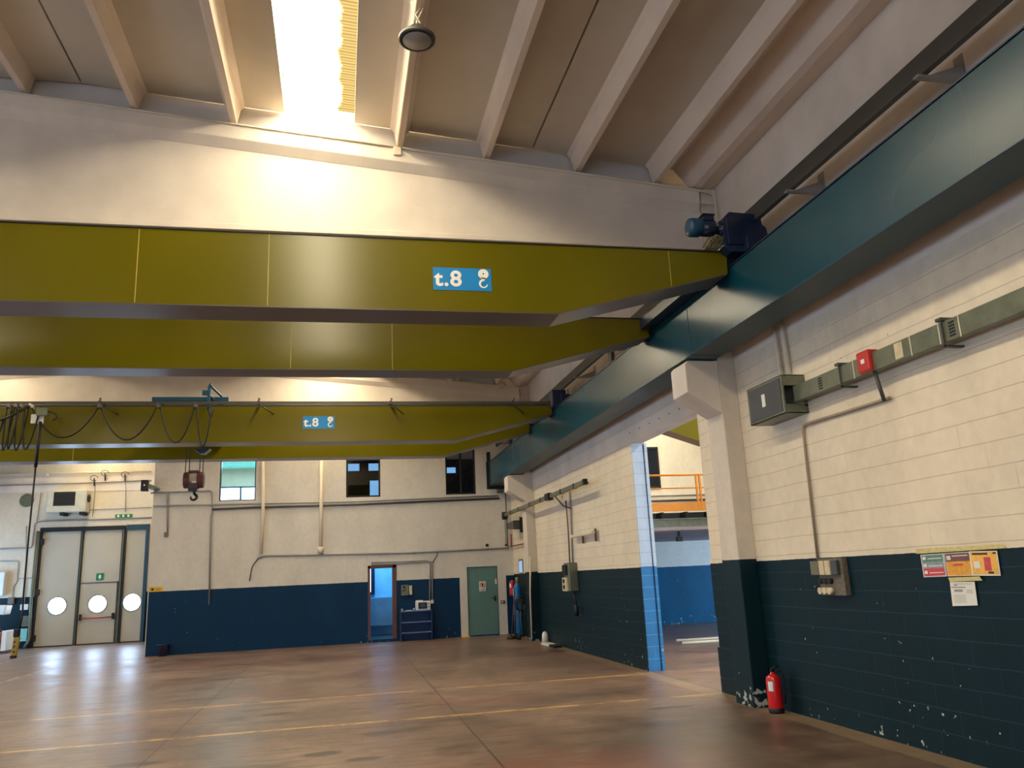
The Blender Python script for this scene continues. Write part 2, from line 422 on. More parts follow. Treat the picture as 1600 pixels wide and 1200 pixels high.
# concrete lintel with a lower nib
b = MB()
b.box(XR-.02, XR+WT, 9.43, 20.1, 3.70, 4.10)
b.box(XR-.03, XR+WT+.02, 9.43, 20.1, 3.98, 4.32)
b.build('beam_lintel', 'conc', kind='structure')
b = MB()
for i in range(6):
    q = W(984+i*15.4, 676.5-i*7.5, X=XR-.021); b.cyl((q.x-.004, q.y, q.z), (q.x+.006, q.y, q.z), .012, 8)
b.build('lintel_bolts', 'dark', kind='structure')
# smooth concrete upper part
b = MB()
b.box(XR, XR+WT, YB, YG, 4.08, 5.22)
b.box(XR-.01, XR+WT, YB, YG, 5.22, 6.6)
b.build('wall_right_upper', 'conc', kind='structure')

# far office block front, with window and door openings
def wall_with_holes(name, y0, y1, x0, x1, z0, z1, holes, mat, kind='structure'):
    xs = sorted({x0, x1, *[h[0] for h in holes], *[h[1] for h in holes]}); zs = sorted({z0, z1, *[h[2] for h in holes], *[h[3] for h in holes]})
    b = MB()
    for i in range(len(xs)-1):
        for j in range(len(zs)-1):
            cx, cz = (xs[i]+xs[i+1])/2, (zs[j]+zs[j+1])/2
            if any(h[0] < cx < h[1] and h[2] < cz < h[3] for h in holes): continue
            b.box(xs[i], xs[i+1], y0, y1, zs[j], zs[j+1])
    return b.build(name, mat, kind=kind)
WINS = [(-3.22, -2.27, 3.91, 5.27), (.16, 1.11, 3.92, 5.27), (2.97, 3.85, 3.93, 5.27)]
DOOR = (.78, 1.48, .07, 2.0); GDOOR = (3.5, 4.38, .03, 1.88)
wall_with_holes('wall_far', YF, YF+.2, -4.86, XR, 0, 6.9, WINS+[DOOR, GDOOR], 'wall_far')
# white painted surround of the green door, wall edge at the left end
b = MB(); b.box(3.29, 3.5, YF-.006, YF, 0, 1.66); b.box(4.38, 4.62, YF-.006, YF, 0, 1.66); b.build('trim_4', 'wall_far_n', kind='structure')
MB().box(-4.88, -4.86, YF-.002, YF+.2, 0, 6.9).build('trim_5', 'wall_far_n', kind='structure')
MB().box(3.29, 3.5, YF-.22, YF-.002, 0, .025).build('trim_6', 'yellow', kind='structure')
# block side wall and inner floors
b = MB(); b.box(-4.86, -4.66, YF+.2, YG, 0, 6.9); b.build('wall_block_side', 'wall_side', kind='structure')
b = MB(); b.box(-4.66, XR, YF+.2, 29.8, 2.9, 3.1); b.box(-4.66, XR, YF+.2, 29.8, 4.95+.35, 5.1+.35)
b.build('ceiling_office', 'wall_far_n', kind='structure')
# cool bright office behind window 1
b = MB(); b.box(-4.66, -1.2, 26.8, 26.9, 3.1, 5.3); b.box(-1.25, -1.15, YF+.2, 26.9, 3.1, 5.3)
b.build('wall_office_bright', 'wall_far_n', kind='structure')
wall_with_holes('wall_office_dark', 25.4, 25.5, -1.15, XR-.1, 3.1, 5.3, [(.22, .58, 4.98, 5.22), (.86, 1.2, 4.98, 5.22), (.9, 1.18, 4.1, 4.68), (3.2, 3.62, 4.86, 5.05)], paint('shade coloured partition', srgb(6, 12, 24), .9))  # near-black colour carries the shade of the unlit room
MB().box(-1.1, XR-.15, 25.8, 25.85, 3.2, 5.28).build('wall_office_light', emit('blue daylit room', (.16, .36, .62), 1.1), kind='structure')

def window(n, x0, x1, z0, z1, y, mull=(), bars=(), frame='dark', pane=None, fw=.05):
    r = empty('window_%d' % n, ((x0+x1)/2, y+.1, z0), None, None, kind='structure')
    b = MB(); d0, d1 = y+.06, y+.12
    b.box(x0, x1, d0, d1, z0, z0+fw); b.box(x0, x1, d0, d1, z1-fw, z1); b.box(x0, x0+fw, d0, d1, z0, z1); b.box(x1-fw, x1, d0, d1, z0, z1)
    for q in mull: b.box(q-fw/2, q+fw/2, d0, d1, z0, z1)
    for q in bars: b.box(x0, x1, d0, d1, q-fw/2, q+fw/2)
    b.build('window_frame', frame, r, bevel=.005)
    if pane: MB().box(x0+fw, x1-fw, y+.085, y+.093, z0+fw, z1-fw).build('window_pane', pane, r)
    return r
def glass():
    t = NT('window glass'); g = t.n('ShaderNodeBsdfGlass'); g.inputs['Roughness'].default_value = .0; g.inputs['IOR'].default_value = 1.05
    tr = t.n('ShaderNodeBsdfTransparent'); mx = t.n('ShaderNodeMixShader'); mx.inputs[0].default_value = .02
    gl = t.n('ShaderNodeBsdfGlossy'); gl.inputs['Roughness'].default_value = .03
    t.l(tr.outputs[0], mx.inputs[1]); t.l(gl.outputs[0], mx.inputs[2]); t.l(mx.outputs[0], t.out.inputs[0]); return t.m
M['glass'] = glass()
window(1, *WINS[0], YF, frame='bluem', pane='glass', fw=.035)
window(2, *WINS[1], YF, pane='glass')
window(3, *WINS[2], YF, mull=(3.42,), pane='glass')
# daylight fill pane of the bright office: two lit lights with a bar
r = empty('window_4', (-3.0, 26.7, 4.0), None, None, kind='structure')
MB().box(-3.75, -3.12, 26.76, 26.78, 3.9, 4.68).build('window_pane', 'skyglow', r)
MB().box(-3.06, -2.45, 26.76, 26.78, 3.9, 4.68).build('window_pane', 'skyglow', r)
b = MB(); b.box(-3.12, -3.06, 26.7, 26.8, 3.9, 4.72); b.box(-3.8, -2.42, 26.7, 26.8, 4.68, 4.73); b.box(-3.8, -3.75, 26.7, 26.8, 3.9, 4.7); b.build('window_frame', 'bluem', r)
MB().box(-3.4, -2.7, 24.6, 24.75, 5.24, 5.29).build('ceiling_tube', emit('office tube', (.75, .95, 1), 6), kind='structure')
MB().box(-4.6, -1.3, 23.4, 26.7, 5.291, 5.30).build('ceiling_office_panel', paint('cyan lit ceiling', srgb(120, 225, 230), .7), kind='structure')  # white ceiling, its cyan light put into the paint

# washroom behind the open doorway
b = MB(); b.box(.1, .18, YF+.2, 25.2, 0, 2.9); b.box(2.3, 2.38, YF+.2, 25.2, 0, 2.9); b.box(.1, 2.38, 25.12, 25.2, 0, 2.9)
b.build('wall_washroom', paint('pale blue plaster', srgb(150, 205, 235), .6), kind='structure')
MB().box(.1, 2.38, YF+.05, 25.2, 0, .068).build('floor_washroom', paint('dark tile', srgb(60, 75, 80), .35), kind='structure')
MB().box(.8, 2.2, 24.6, 25.1, .35, 1.13).build('counter', paint('pale counter front', srgb(120, 150, 168), .5), label='pale grey washroom counter seen through the open brown doorway', cat='counter', origin=(1.5, 24.85, .35))
r = empty('window_5', (.9, 25.1, 1.2), None, None, kind='structure')
b = MB(); b.box(.70, 1.02, 25.02, 25.11, 1.22, 2.15); b.build('window_frame', 'navy', r)
MB().box(.86, .90, 25.0, 25.015, 1.3, 2.1).build('window_pane', 'skyglow', r)
L = bpy.data.lights.new('washroom_fill', 'AREA'); L.energy = 38; L.color = (.25, .62, 1); L.size = .8  # hidden area light added to tint the washroom blue
lo = bpy.data.objects.new('washroom_fill', L); COL.objects.link(lo); lo.location = (1.2, 24.1, 2.8)
L = bpy.data.lights.new('office_fill', 'AREA'); L.energy = 60; L.color = (.62, .95, 1); L.size = 1.2  # extra area light added to brighten the office interior
lo = bpy.data.objects.new('office_fill', L); COL.objects.link(lo); lo.location = (-3.0, 25.2, 5.2)
# doorway frame and green door
r = empty('door_1', (1.13, YF, .07), None, None, kind='structure')
b = MB(); b.box(DOOR[0]-.03, DOOR[0]+.04, YF-.02, YF+.2, .07, 2.03); b.box(DOOR[1]-.06, DOOR[1]+.05, YF-.02, YF+.2, .07, 2.03); b.box(DOOR[0]-.03, DOOR[1]+.05, YF-.02, YF+.2, 1.95, 2.03)
b.build('door_frame', 'brown', r, bevel=.004)
MB().box(DOOR[0]-.05, DOOR[1]+.08, YF-.05, YF+.1, 0, .069).build('door_step', 'wall_far', r)
r = empty('door_2', (3.94, YF, .03), None, None, kind='structure')
MB().box(GDOOR[0]+.02, GDOOR[1]-.02, YF+.02, YF+.07, .04, GDOOR[3]-.02).build('door_leaf', 'doorgreen', r, bevel=.004)
b = MB(); b.box(GDOOR[0], GDOOR[0]+.03, YF, YF+.09, 0, GDOOR[3]); b.box(GDOOR[1]-.03, GDOOR[1], YF, YF+.09, 0, GDOOR[3]); b.box(GDOOR[0], GDOOR[1], YF, YF+.09, GDOOR[3]-.03, GDOOR[3])
b.build('door_frame', paint('door frame green', srgb(70, 100, 98), .5), r)
b = MB(); b.box(4.26, 4.31, YF, YF+.02, .92, 1.06); b.tube([(4.285, YF+.01, 1.0), (4.285, YF-.05, 1.0), (4.17, YF-.05, 1.0)], .012); b.build('door_handle', 'black', r)
b = MB(); b.box(4.31, 4.345, YF, YF+.02, 1.38, 1.52); b.build('door_plate', 'whitep', r)
s = MB().box(3.845, 4.03, YF-.004, YF+.018, 1.20, 1.47).build('warning_sign', 'whitep', label='white prohibition notice with red ring on the green door', cat='sign')
b = MB(); cx, cz = 3.937, 1.37
ring = [(cx+.068*math.cos(a), YF-.008, cz+.068*math.sin(a)) for a in [2*math.pi*k/20 for k in range(21)]]
b.tube(ring, .009, 6); b.tube([(cx-.045, YF-.008, cz+.045), (cx+.045, YF-.008, cz-.045)], .008, 6); b.build('prohibition_ring', 'red', s)
b = MB(); b.box(cx-.025, cx+.025, YF-.007, YF-.004, cz-.035, cz+.04); b.build('pictogram', 'dark', s)
b = MB(); b.box(cx-.07, cx+.07, YF-.007, YF-.004, 1.245, 1.255); b.box(cx-.06, cx+.06, YF-.007, YF-.004, 1.222, 1.232); b.build('text_line', 'dark', s)

# gate wall, left wall, back wall
GX0, GX1, GZ = -9.85, -6.42, 3.86
wall_with_holes('wall_gate', YG, YG+.3, XL, -4.7, 0, 7.4, [(GX0, GX1, 0, GZ)], 'wall_gate')
MB().box(-11.6, GX1+.1, YG-.02, YG, 5.05, 5.55).build('trim_7', 'conc', kind='structure')
wl = MB(); 
for (y0, y1, z0, z1) in ((YB, YG, 4.3, 7.3), (YB, 21, 0, 1.0), (YB, -9, 1.0, 4.3), (-2, 1, 1.0, 4.3), (8, 11, 1.0, 4.3), (18, 24.2, 1.0, 4.3), (21, 24.2, 0, 1.0), (29.0, YG, 0, 4.3), (24.2, 29.0, 2.6, 4.3)):
    wl.box(XL-.2, XL, y0, y1, z0, z1)
wl.build('wall_left', 'wall_side', kind='structure')
for i, (y0, y1, z0, z1) in enumerate(((-9, -2, 1.0, 4.3), (1, 8, 1.0, 4.3), (11, 18, 1.0, 4.3))):
    MB().box(XL-.14, XL-.12, y0, y1, z0, z1).build('window_%d' % (6+i), 'fillglow', kind='structure')  # unseen glowing strips added as cool fill from the left
MB().box(XL-.14, XL-.12, 24.2, 29.0, 0, 2.6).build('fill_left_end', emit('side fill daylight', (.35, .60, 1.0), 9), kind='structure')  # unseen glowing panel added for cool light near the gate
wall_with_holes('wall_back', YB-.2, YB, XL, 17, 0, 7.4, [(-10, -2, 0, 4.2)], 'wall_far')
MB().box(-10, -2, YB-.15, YB-.12, 0, 4.2).build('fill_back', 'fillglow', kind='structure')  # unseen glowing panel added as fill from behind the camera

# ------------------------------------------------------------------ roof: double tees, skylights, beams, columns
cel = empty('ceiling', (0, 0, 6.4), None, None, kind='structure')
BAYS = ((-1.65, 8.96), (YB, -2.14), (9.45, 20.08), (20.57, YG))
def tee(x0, x1, y0, y1, ribs):
    """one double tee: slab with two tapered ribs"""
    b = MB(); b.prism([(x0+.006, slab(x0)), (x1-.006, slab(x1)), (x1-.006, slab(x1)+.15), (x0+.006, slab(x0)+.15)], 'y', y0, y1)
    o = b.build('roof_panel', 'roof', cel)
    for rx in ribs:
        zb = zl(rx); zt = slab(rx)+.01; k = .086 if rx < RIDGE else -.086
        b = MB(); b.prism([(rx-.035, zb), (rx+.035, zb+0), (rx+.075, zt-.06+k*.07), (rx+.13, zt+k*.13), (rx-.13, zt-k*.13), (rx-.075, zt-.06-k*.07)], 'y', y0, y1)
        b.build('rib', 'rib', o)
tees = [(.143, 2.37, (.70, 1.773)), (2.38, 4.12, (2.95, 4.009)), (-2.93, -.67, (-2.344, -1.253)), (-5.19, -2.94, (-4.62, -3.50)),
        (-7.45, -5.20, (-6.87, -5.78)), (-10.5, -8.27, (-9.9, -8.82)), (-12.98, -10.51, (-12.1, -11.1))]
for (y0, y1) in BAYS:
    for x0, x1, rb in tees: tee(x0, x1, y0, y1, rb)
    # sloping edge panel beside the wall
    zb = zl(4.55); b = MB()
    b.prism([(4.125, slab(4.12)), (4.28, slab(4.28)), (4.5, zb), (4.60, zb-.01), (4.859, zb+.06), (4.859, 7.0), (4.125, 7.0)], 'y', y0, y1)
    b.build('roof_panel', 'rib', cel)
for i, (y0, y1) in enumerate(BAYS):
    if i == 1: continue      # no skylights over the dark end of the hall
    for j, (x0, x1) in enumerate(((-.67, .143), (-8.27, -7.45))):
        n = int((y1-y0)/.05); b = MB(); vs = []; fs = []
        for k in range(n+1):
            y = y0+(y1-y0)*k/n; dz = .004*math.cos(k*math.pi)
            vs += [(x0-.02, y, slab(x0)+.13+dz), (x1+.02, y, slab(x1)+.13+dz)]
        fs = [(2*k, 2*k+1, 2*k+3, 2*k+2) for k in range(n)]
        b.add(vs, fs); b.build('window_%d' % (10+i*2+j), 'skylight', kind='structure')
MB().box(XL-.3, 17, YB-.3, YG+.4, 7.72, 7.8).build('roof', 'roof', kind='structure')

def roof_beam(y0, name):
    prof = [(-.0, -.32), (-.09, -.22), (-.09, -.02), (-.02, 0), (.47, 0), (.54, -.02), (.54, -.22), (.45, -.32)]
    r = empty(name, (RIDGE, y0, 5.6), None, None, kind='structure')
    b = MB(); xs = [4.585, RIDGE, 2*RIDGE-4.585]
    vs = []; n = len(prof)
    for x in xs:
        for (dy, dz) in prof: vs.append((x, y0+dy, zl(x)+dz))
    fs = [tuple(range(n)), tuple(range(3*n-1, 2*n-1, -1))]+[(s*n+i, s*n+(i+1) % n, (s+1)*n+(i+1) % n, (s+1)*n+i) for s in (0, 1) for i in range(n)]
    b.add(vs, fs); b.build('flange', 'conc', r, bevel=.008)
    b = MB(); xe = 2*RIDGE-4.7
    b.prism([(4.62, 5.66), (4.62, zl(4.62)-.2), (RIDGE, zl(RIDGE)-.2), (xe, zl(xe)-.2), (xe, 5.66)], 'y', y0+.002, y0+.448)
    b.box(xe, 4.62, y0-.012, y0+.46, 5.60, 5.67); b.build('web', 'conc', r, bevel=.006)
    b = MB()
    b.prism([(4.12, zl(4.12)), (4.12, slab(4.12)+.02), (RIDGE, slab(RIDGE)+.02), (xe, slab(xe)+.02), (xe, zl(xe)), (RIDGE, zl(RIDGE))], 'y', y0+.03, y0+.42)
    b.build('infill', 'fascia', r)
    b = MB()
    for dy in (-.092,):
        b.tube([(4.58, y0+dy, zl(4.58)-.035), (RIDGE, y0+dy, zl(RIDGE)-.035), (xe+.2, y0+dy, zl(xe+.2)-.035)], .006, 6)
    b.build('joint_line', 'grey', r)
    return r
roof_beam(-2.12, 'beam_roof'); roof_beam(8.98, 'beam_roof'); roof_beam(20.1, 'beam_roof')

def column(y0, side=1):
    xf, xw, xc = (4.63, 4.862, 4.187)
    if side < 0: xf, xw, xc = 2*RIDGE-4.63, 2*RIDGE-4.862, 2*RIDGE-4.187
    r = empty('column', ((xf+xw)/2, y0+.22, 0), None, None, kind='structure')
    b = MB(); b.box(xf, xw, y0, y0+.45, 0, 6.24); b.build('shaft', 'conc_col', r, bevel=.012)
    b = MB(); b.prism([(xf+.0005*side, 3.43), (xc, 3.70), (xc, 4.06), (xc+.04*side, 4.105), (xf+.0005*side, 4.105)], 'y', y0+.001, y0+.449); b.build('corbel', 'conc', r, bevel=.01)
    b = MB(); b.box(xf+.0*side, xw, y0-.02, y0+.12, 6.24, 6.46); b.box(xf, xw, y0+.30, y0+.45, 6.24, 6.46); b.build('fork_head', 'conc', r, bevel=.008)
for y in (-2.12, 8.98, 20.1):
    column(y); column(y, -1)

# ------------------------------------------------------------------ crane runway
def runway(x0, x1, y0, y1, label, xs=1):
    r = empty('runway_beam', ((x0+x1)/2, (y0+y1)/2, 4.11), label, 'crane runway', 'crane runway girders')
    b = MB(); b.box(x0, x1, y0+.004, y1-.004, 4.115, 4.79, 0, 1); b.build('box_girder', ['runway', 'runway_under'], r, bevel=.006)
    b = MB(); b.box(x0-.012, x1+.012, y0+.004, y1-.004, 4.79, 4.803); b.build('top_flange', 'navy', r)
    xm = (x0+x1)/2; b = MB(); b.box(xm-.025, xm+.025, y0, y1, 4.803, 4.85); b.build('rail', 'steel', r)
    return r
runway(4.187, 4.60, YB, 8.77, 'near teal blue box girder of the crane runway, right of the grey seam, above the busbar duct')
runway(4.187, 4.60, 8.77, 20.3, 'middle teal blue runway girder between the two concrete corbels')
r = runway(4.187, 4.60, 20.3, 22.75, 'short far end of the teal runway girder beyond the second corbel')
b = MB(); b.box(4.12, 4.66, 22.72, 22.76, 4.03, 4.82); b.box(4.14, 4.24, 22.66, 22.76, 4.8, 5.10); b.build('end_stop', 'black', r, bevel=.01)
XRL = 2*RIDGE-4.60
runway(XRL, XRL+.413, YB, 22.75, 'teal runway girder along the opposite side wall')

# ------------------------------------------------------------------ bridge cranes
XE = 2*RIDGE-4.22
def girder(y0, y1, ztop, parent, seams, zb=4.2):
    b = MB()
    prof = [(XE, 4.68), (XE+2.0, zb), (2.2, zb), (4.14, 4.70), (4.16, ztop-.012), (XE, ztop-.012)]
    n = len(prof)
    vs = [(p[0], y0, p[1]) for p in prof]+[(p[0], y1, p[1]) for p in prof]
    b.add(vs, [tuple(range(n)), tuple(range(2*n-1, n-1, -1))])
    for i in range(n):
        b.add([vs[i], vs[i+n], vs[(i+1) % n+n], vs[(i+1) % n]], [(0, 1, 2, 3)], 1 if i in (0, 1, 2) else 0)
    for x in seams:
        h0 = zb if x < 2.2 else zb+(x-2.2)*.2577
        b.box(x-.004, x+.004, y0-.003, y0, h0+.01, ztop-.02, 2)
    g = b.build('girder', ['girder', 'girder_under', paint('weld seam', srgb(176, 158, 60), .5)], parent)
    b = MB(); b.box(XE, 4.17, y0-.012, y1+.012, ztop-.012, ztop); b.build('top_plate', 'dark', g)
    b = MB(); b.prism([(XE+2.0, zb-.008), (2.2, zb-.008), (4.12, 4.688), (4.12, 4.70), (2.2, zb+.003), (XE+2.0, zb+.003)], 'y', y0-.006, y1+.006)
    b.build('bottom_plate', 'girder_under', g)
    return g
def hook_icon(parent, x, z, k, y, mat='signwhite'):
    """white pulley block and hook pictogram facing the viewer"""
    b = MB(); n = 24
    pts = [(x+k*.105*math.cos(a), z+k*.075+k*.105*math.sin(a)) for a in [2*math.pi*i/n for i in range(n)]]
    b.prism(pts, 'y', y-.002, y)
    b.prism([(x-k*.045, z-.0*k), (x+k*.045, z), (x+k*.02, z-k*.07), (x-k*.02, z-k*.07)], 'y', y-.002, y)
    o = b.build('hook_pictogram', mat, parent)
    arc = [(x+k*.075*math.cos(a)-k*.0, y-.001, z-k*.13+k*.075*math.sin(a)) for a in [math.radians(q) for q in range(105, 365, 13)]]
    b = MB(); n = len(arc)
    pr = [(p[0], p[2]) for p in arc]; w_ = [k*(.024-.014*i/n) for i in range(n)]
    c = (x, z-k*.13)
    outer = [(c[0]+(p[0]-c[0])*(1+w/(k*.075)), c[1]+(p[1]-c[1])*(1+w/(k*.075))) for p, w in zip(pr, w_)]
    inner = [(c[0]+(p[0]-c[0])*(1-w/(k*.075)), c[1]+(p[1]-c[1])*(1-w/(k*.075))) for p, w in zip(pr, w_)]
    for i in range(n-1):
        b.add([(outer[i][0], y-.002, outer[i][1]), (outer[i+1][0], y-.002, outer[i+1][1]), (inner[i+1][0], y-.002, inner[i+1][1]), (inner[i][0], y-.002, inner[i][1])], [(0, 1, 2, 3)])
    b.build('hook_pictogram', mat, parent)
    b = MB(); b.cyl((x, y-.004, z+k*.08), (x, y-.002, z+k*.08), k*.016, 12); b.build('hook_pictogram', 'dark', parent)
def capacity_sign(parent, x0, x1, z0, z1, y):
    b = MB(); b.box(x0, x1, y-.003, y, z0, z1); s = b.build('capacity_sign', 'signblue', parent)
    s['label'] = 'blue lifting capacity sticker reading t.8 with hook pictogram'
    hh = z1-z0
    text('t.8', hh*.95, 'lettering', 'signwhite', s, (x0+hh*.06, y-.004, z0+hh*.20), (math.pi/2, 0, 0), .001, 0.003*hh/.24, 1.05)
    hook_icon(s, x1-hh*.34, z0+hh*.60, hh*2.15, y-.003)

def crane(y_a, w_a, y_b, w_b, ztop, label, name='bridge_crane', seams=(), seams2=()):
    r = empty(name, (-4, (y_a+y_b)/2, 4.2), label, 'crane', 'yellow bridge cranes')
    g1 = girder(y_a, y_a+w_a, ztop, r, seams)
    g2 = girder(y_b, y_b+w_b, ztop, r, seams2)
    for xc in (4.40, 2*RIDGE-4.40):
        b = MB(); b.box(xc-.12, xc+.12, y_a-.25, y_b+w_b+.25, 4.90, 5.06); e = b.build('end_carriage', 'navy', r, bevel=.01)
        for yy in (y_a-.05, y_b+w_b+.05):
            b = MB(); b.cyl((xc-.05, yy, 4.94), (xc+.05, yy, 4.94), .09, 20); b.build('wheel', 'dark', e)
    for (y, wd) in ((y_a, w_a), (y_b, w_b)):
        b = MB(); b.box(4.08, 4.30, y+.03, y+wd-.03, 4.72, ztop); b.build('girder_end', 'dark', r)
    return r

c1 = crane(7.58, .42, 9.93, .37, 4.965, 'nearest olive yellow double girder bridge crane spanning the hall, large blue t.8 sign', seams=(-1.87, -.69, 3.47), seams2=(-.61, .64))
capacity_sign(c1, .905, 1.50, 4.42, 4.66, 7.578)
# travel drive of the near crane
g = MB(); g.prism([(4.06, 4.97), (4.14, 4.90), (4.40, 4.90), (4.52, 4.98), (4.60, 5.08), (4.585, 5.20), (4.54, 5.24), (4.53, 5.36), (4.16, 5.37), (4.09, 5.30)], 'y', 7.42, 7.62)
g.box(4.10, 4.40, 7.40, 7.42, 4.98, 5.30)
gb = g.build('drive_gearbox', 'navy', c1, bevel=.015)
m = MB(); m.lathe((3.70, 7.52, 5.205), [(.05, 0), (.095, .004), (.105, .03), (.105, .12), (.09, .13), (.092, .15)], 28, 0, 'x')
m.build('fan_cover', 'bluem', gb)
m = MB(); m.lathe((3.70, 7.52, 5.205), [(.088, .15), (.088, .30), (.06, .31), (.06, .36), (.085, .365), (.085, .40)], 28, 0, 'x')
for k in range(10): 
    a = 2*math.pi*k/10; m.box(3.86, 3.99, 7.52+.088*math.cos(a)-.004, 7.52+.088*math.cos(a)+.004, 5.205+.088*math.sin(a)-.004, 5.205+.088*math.sin(a)+.004)
m.box(3.87, 3.99, 7.46, 7.58, 5.28, 5.335); m.build('motor', 'navy', gb)
m = MB(); m.box(3.86, 4.0, 7.45, 7.59, 5.335, 5.35); m.build('terminal_cover', 'dark', gb)
m = MB(); m.box(3.99, 4.02, 7.42, 7.43, 5.19, 5.225); m.build('name_plate', 'galv', gb)
b = MB()
for k in range(7):
    a0 = random.uniform(.0, .1); x0 = 3.86+.035*k
    b.tube([(x0-.02, 7.50, 4.965), (x0+.03, 7.47, 5.03+a0*.6), (x0+.09, 7.46, 5.07+a0*.5), (x0+.14, 7.48, 5.02)], .008, 6)
b.build('cable_bundle', paint('old yellow cable', srgb(120, 105, 50), .6), c1)
b = MB(); b.tube([(4.56, 7.5, 5.10), (4.64, 7.5, 5.12), (4.68, 7.48, 5.07), (4.66, 7.47, 4.98)], .01, 6)
b.build('cable_loop', 'cream', c1)
# diagonal tie plates seen between the girders
b = MB(); b.box(4.02, 4.16, 8.02, 9.92, 4.80, 4.93); b.build('cross_tie', 'navy', c1)

c2 = crane(15.25, .42, 17.25, .38, 4.90, 'second olive yellow bridge crane farther down the hall, festoon cable along its girder', seams2=(-5.2,))
capacity_sign(c2, -.69, -.11, 4.44, 4.675, 15.248)
b = MB(); b.box(4.10, 4.40, 15.02, 15.24, 4.80, 5.16); b.build('drive_cover', 'navy', c2, bevel=.02)
# festoon track in front of the second crane
trk = MB(); trk.box(XE+.6, 4.05, 14.93, 14.97, 4.845, 4.895); trk.box(XE+.6, 4.05, 14.935, 14.965, 4.80, 4.81)
tr = trk.build('festoon_track', 'dgrey', c2)
for x in (-4.15, -1.47, .93, 3.3, -6.6, -9.2):
    b = MB(); b.box(x-.02, x+.02, 14.95, 15.26, 4.895, 4.92); b.tube([(x+.01, 14.95, 4.93), (x+.01, 14.95, 4.96)], .02, 6); b.tube([(x, 14.96, 4.85), (x+.25, 15.25, 4.72)], .012, 6)
    b.build('track_bracket', 'dgrey', c2)

def cat(x0, x1, z0, sag, y, n=14, z1=None, lean=0):
    z1 = z0 if z1 is None else z1; out = []
    for i in range(n+1):
        t = i/n; s = math.sin(math.pi*t)**.75 if abs(x1-x0) < .5 else 4*t*(1-t)
        out.append((x0+(x1-x0)*t+lean*s, y, z0+(z1-z0)*t-sag*s))
    return out
fe = empty('festoon_cable', (-3.8, 14.9, 4.0), 'black festoon cable hanging in loops below the track of the farther crane', 'cable')
for (x0, x1, sg) in ((-4.12, -3.19, .60), (-3.14, -2.56, .66), (-2.52, -2.27, .73)):
    MB().tube(cat(x0, x1, 4.80, sg, 14.90), .014, 6).build('cable_loop', 'black', fe)
MB().tube(cat(-5.22, -4.14, 4.80, .55, 14.90), .014, 6).build('cable_loop', 'black', fe)
for i, (x0, x1, sg) in enumerate(((-5.85, -5.58, .72), (-5.58, -5.46, .76), (-5.50, -5.38, .74), (-5.42, -5.24, .76), (-5.30, -5.06, .75), (-6.2, -5.75, .72))):
    MB().tube(cat(x0, x1, 4.79, sg, 14.88-.015*(i % 3), lean=-.05), .014, 6).build('cable_loop', 'black', fe)
MB().tube([(-5.22, 14.87, 4.80), (-5.5, 14.85, 4.62), (-5.9, 14.85, 4.44)], .02, 6).build('cable_loop', 'black', fe)
for x in (-5.22, -4.13, -3.165, -2.54, -5.56, -5.45, -5.36):
    b = MB(); b.box(x-.03, x+.03, 14.87, 14.99, 4.775, 4.83); b.cyl((x-.02, 14.9, 4.84), (x-.02, 15.0, 4.84), .018, 8); b.build('cable_trolley', 'steel' if x != -5.22 else 'whitep', fe)
# hoist trolley arm, ropes and hook block
ho = empty('hoist_trolley', (-2.7, 16.3, 4.9), 'blue hoist trolley frame and brown hook block hanging from the second crane', 'hoist')
b = MB(); b.box(-3.42, -2.07, 15.52, 15.60, 5.03, 5.11); b.box(-3.3, -3.22, 15.52, 15.6, 4.9, 5.03); b.box(-2.25, -2.17, 15.52, 15.6, 4.9, 5.03); b.build('frame_bar', 'bluem', ho, bevel=.005)
b = MB(); b.box(-2.37, -2.32, 15.0, 15.06, 4.74, 5.20); b.tube([(-2.345, 15.03, 5.2), (-2.33, 15.03, 5.24), (-2.30, 15.03, 5.2)], .03, 8); b.tube([(-2.32, 15.03, 5.2), (-2.16, 15.3, 5.07)], .022, 6); b.box(-2.37, -2.32, 15.01, 15.52, 5.04, 5.09); b.box(-2.46, -2.36, 15.0, 15.04, 5.03, 5.12)
b.build('tow_arm', 'bluem', ho, bevel=.004)
b = MB(); b.tube(cat(-2.33, -2.25, 4.76, .16, 14.97), .012, 6); b.build('cable_end', 'black', ho)
b = MB(); b.prism([(-2.72, 4.19), (-2.42, 4.19), (-2.52, 4.10), (-2.60, 4.10)], 'y', 15.9, 16.1); b.box(-3.3, -2.2, 15.75, 17.2, 4.72, 4.95); b.build('drum_frame', 'navy', ho)
for x in (-2.93, -2.86, -2.67, -2.61):
    b = MB(); b.cyl((x, 16.4, 3.8), (x, 16.4, 4.75), .0085, 6); b.build('wire_rope', 'rope', ho)
hb = MB(); 
hb.lathe((-2.955, 16.4, 3.66), [(.10, 0), (.155, .01), (.16, .12)], 28, 0, 'x'); hb.lathe((-2.70, 16.4, 3.66), [(.16, 0), (.155, .11), (.10, .12)], 28, 0, 'x')
hb.box(-2.86, -2.68, 16.30, 16.50, 3.80, 3.84); hb.box(-2.86, -2.68, 16.30, 16.5, 3.50, 3.60)
blk = hb.build('hook_block', paint('brown enamel', srgb(92, 52, 48), .4), ho, bevel=.006)
b = MB(); b.box(-2.83, -2.71, 16.29, 16.30, 3.63, 3.77); b.build('sheave_plate', 'cream', blk)
b = MB(); b.box(-2.85, -2.69, 16.31, 16.48, 3.44, 3.60); b.build('swivel', 'navy', blk)
arc = [(-2.75+.0, 16.4, 3.46), (-2.75, 16.4, 3.40)]+[(-2.75-.055+.055*math.cos(math.radians(a))+.05, 16.4+.055*math.sin(math.radians(a)), 3.33-.0*a+.055*math.sin(math.radians(a))) for a in range(60, -210, -25)]
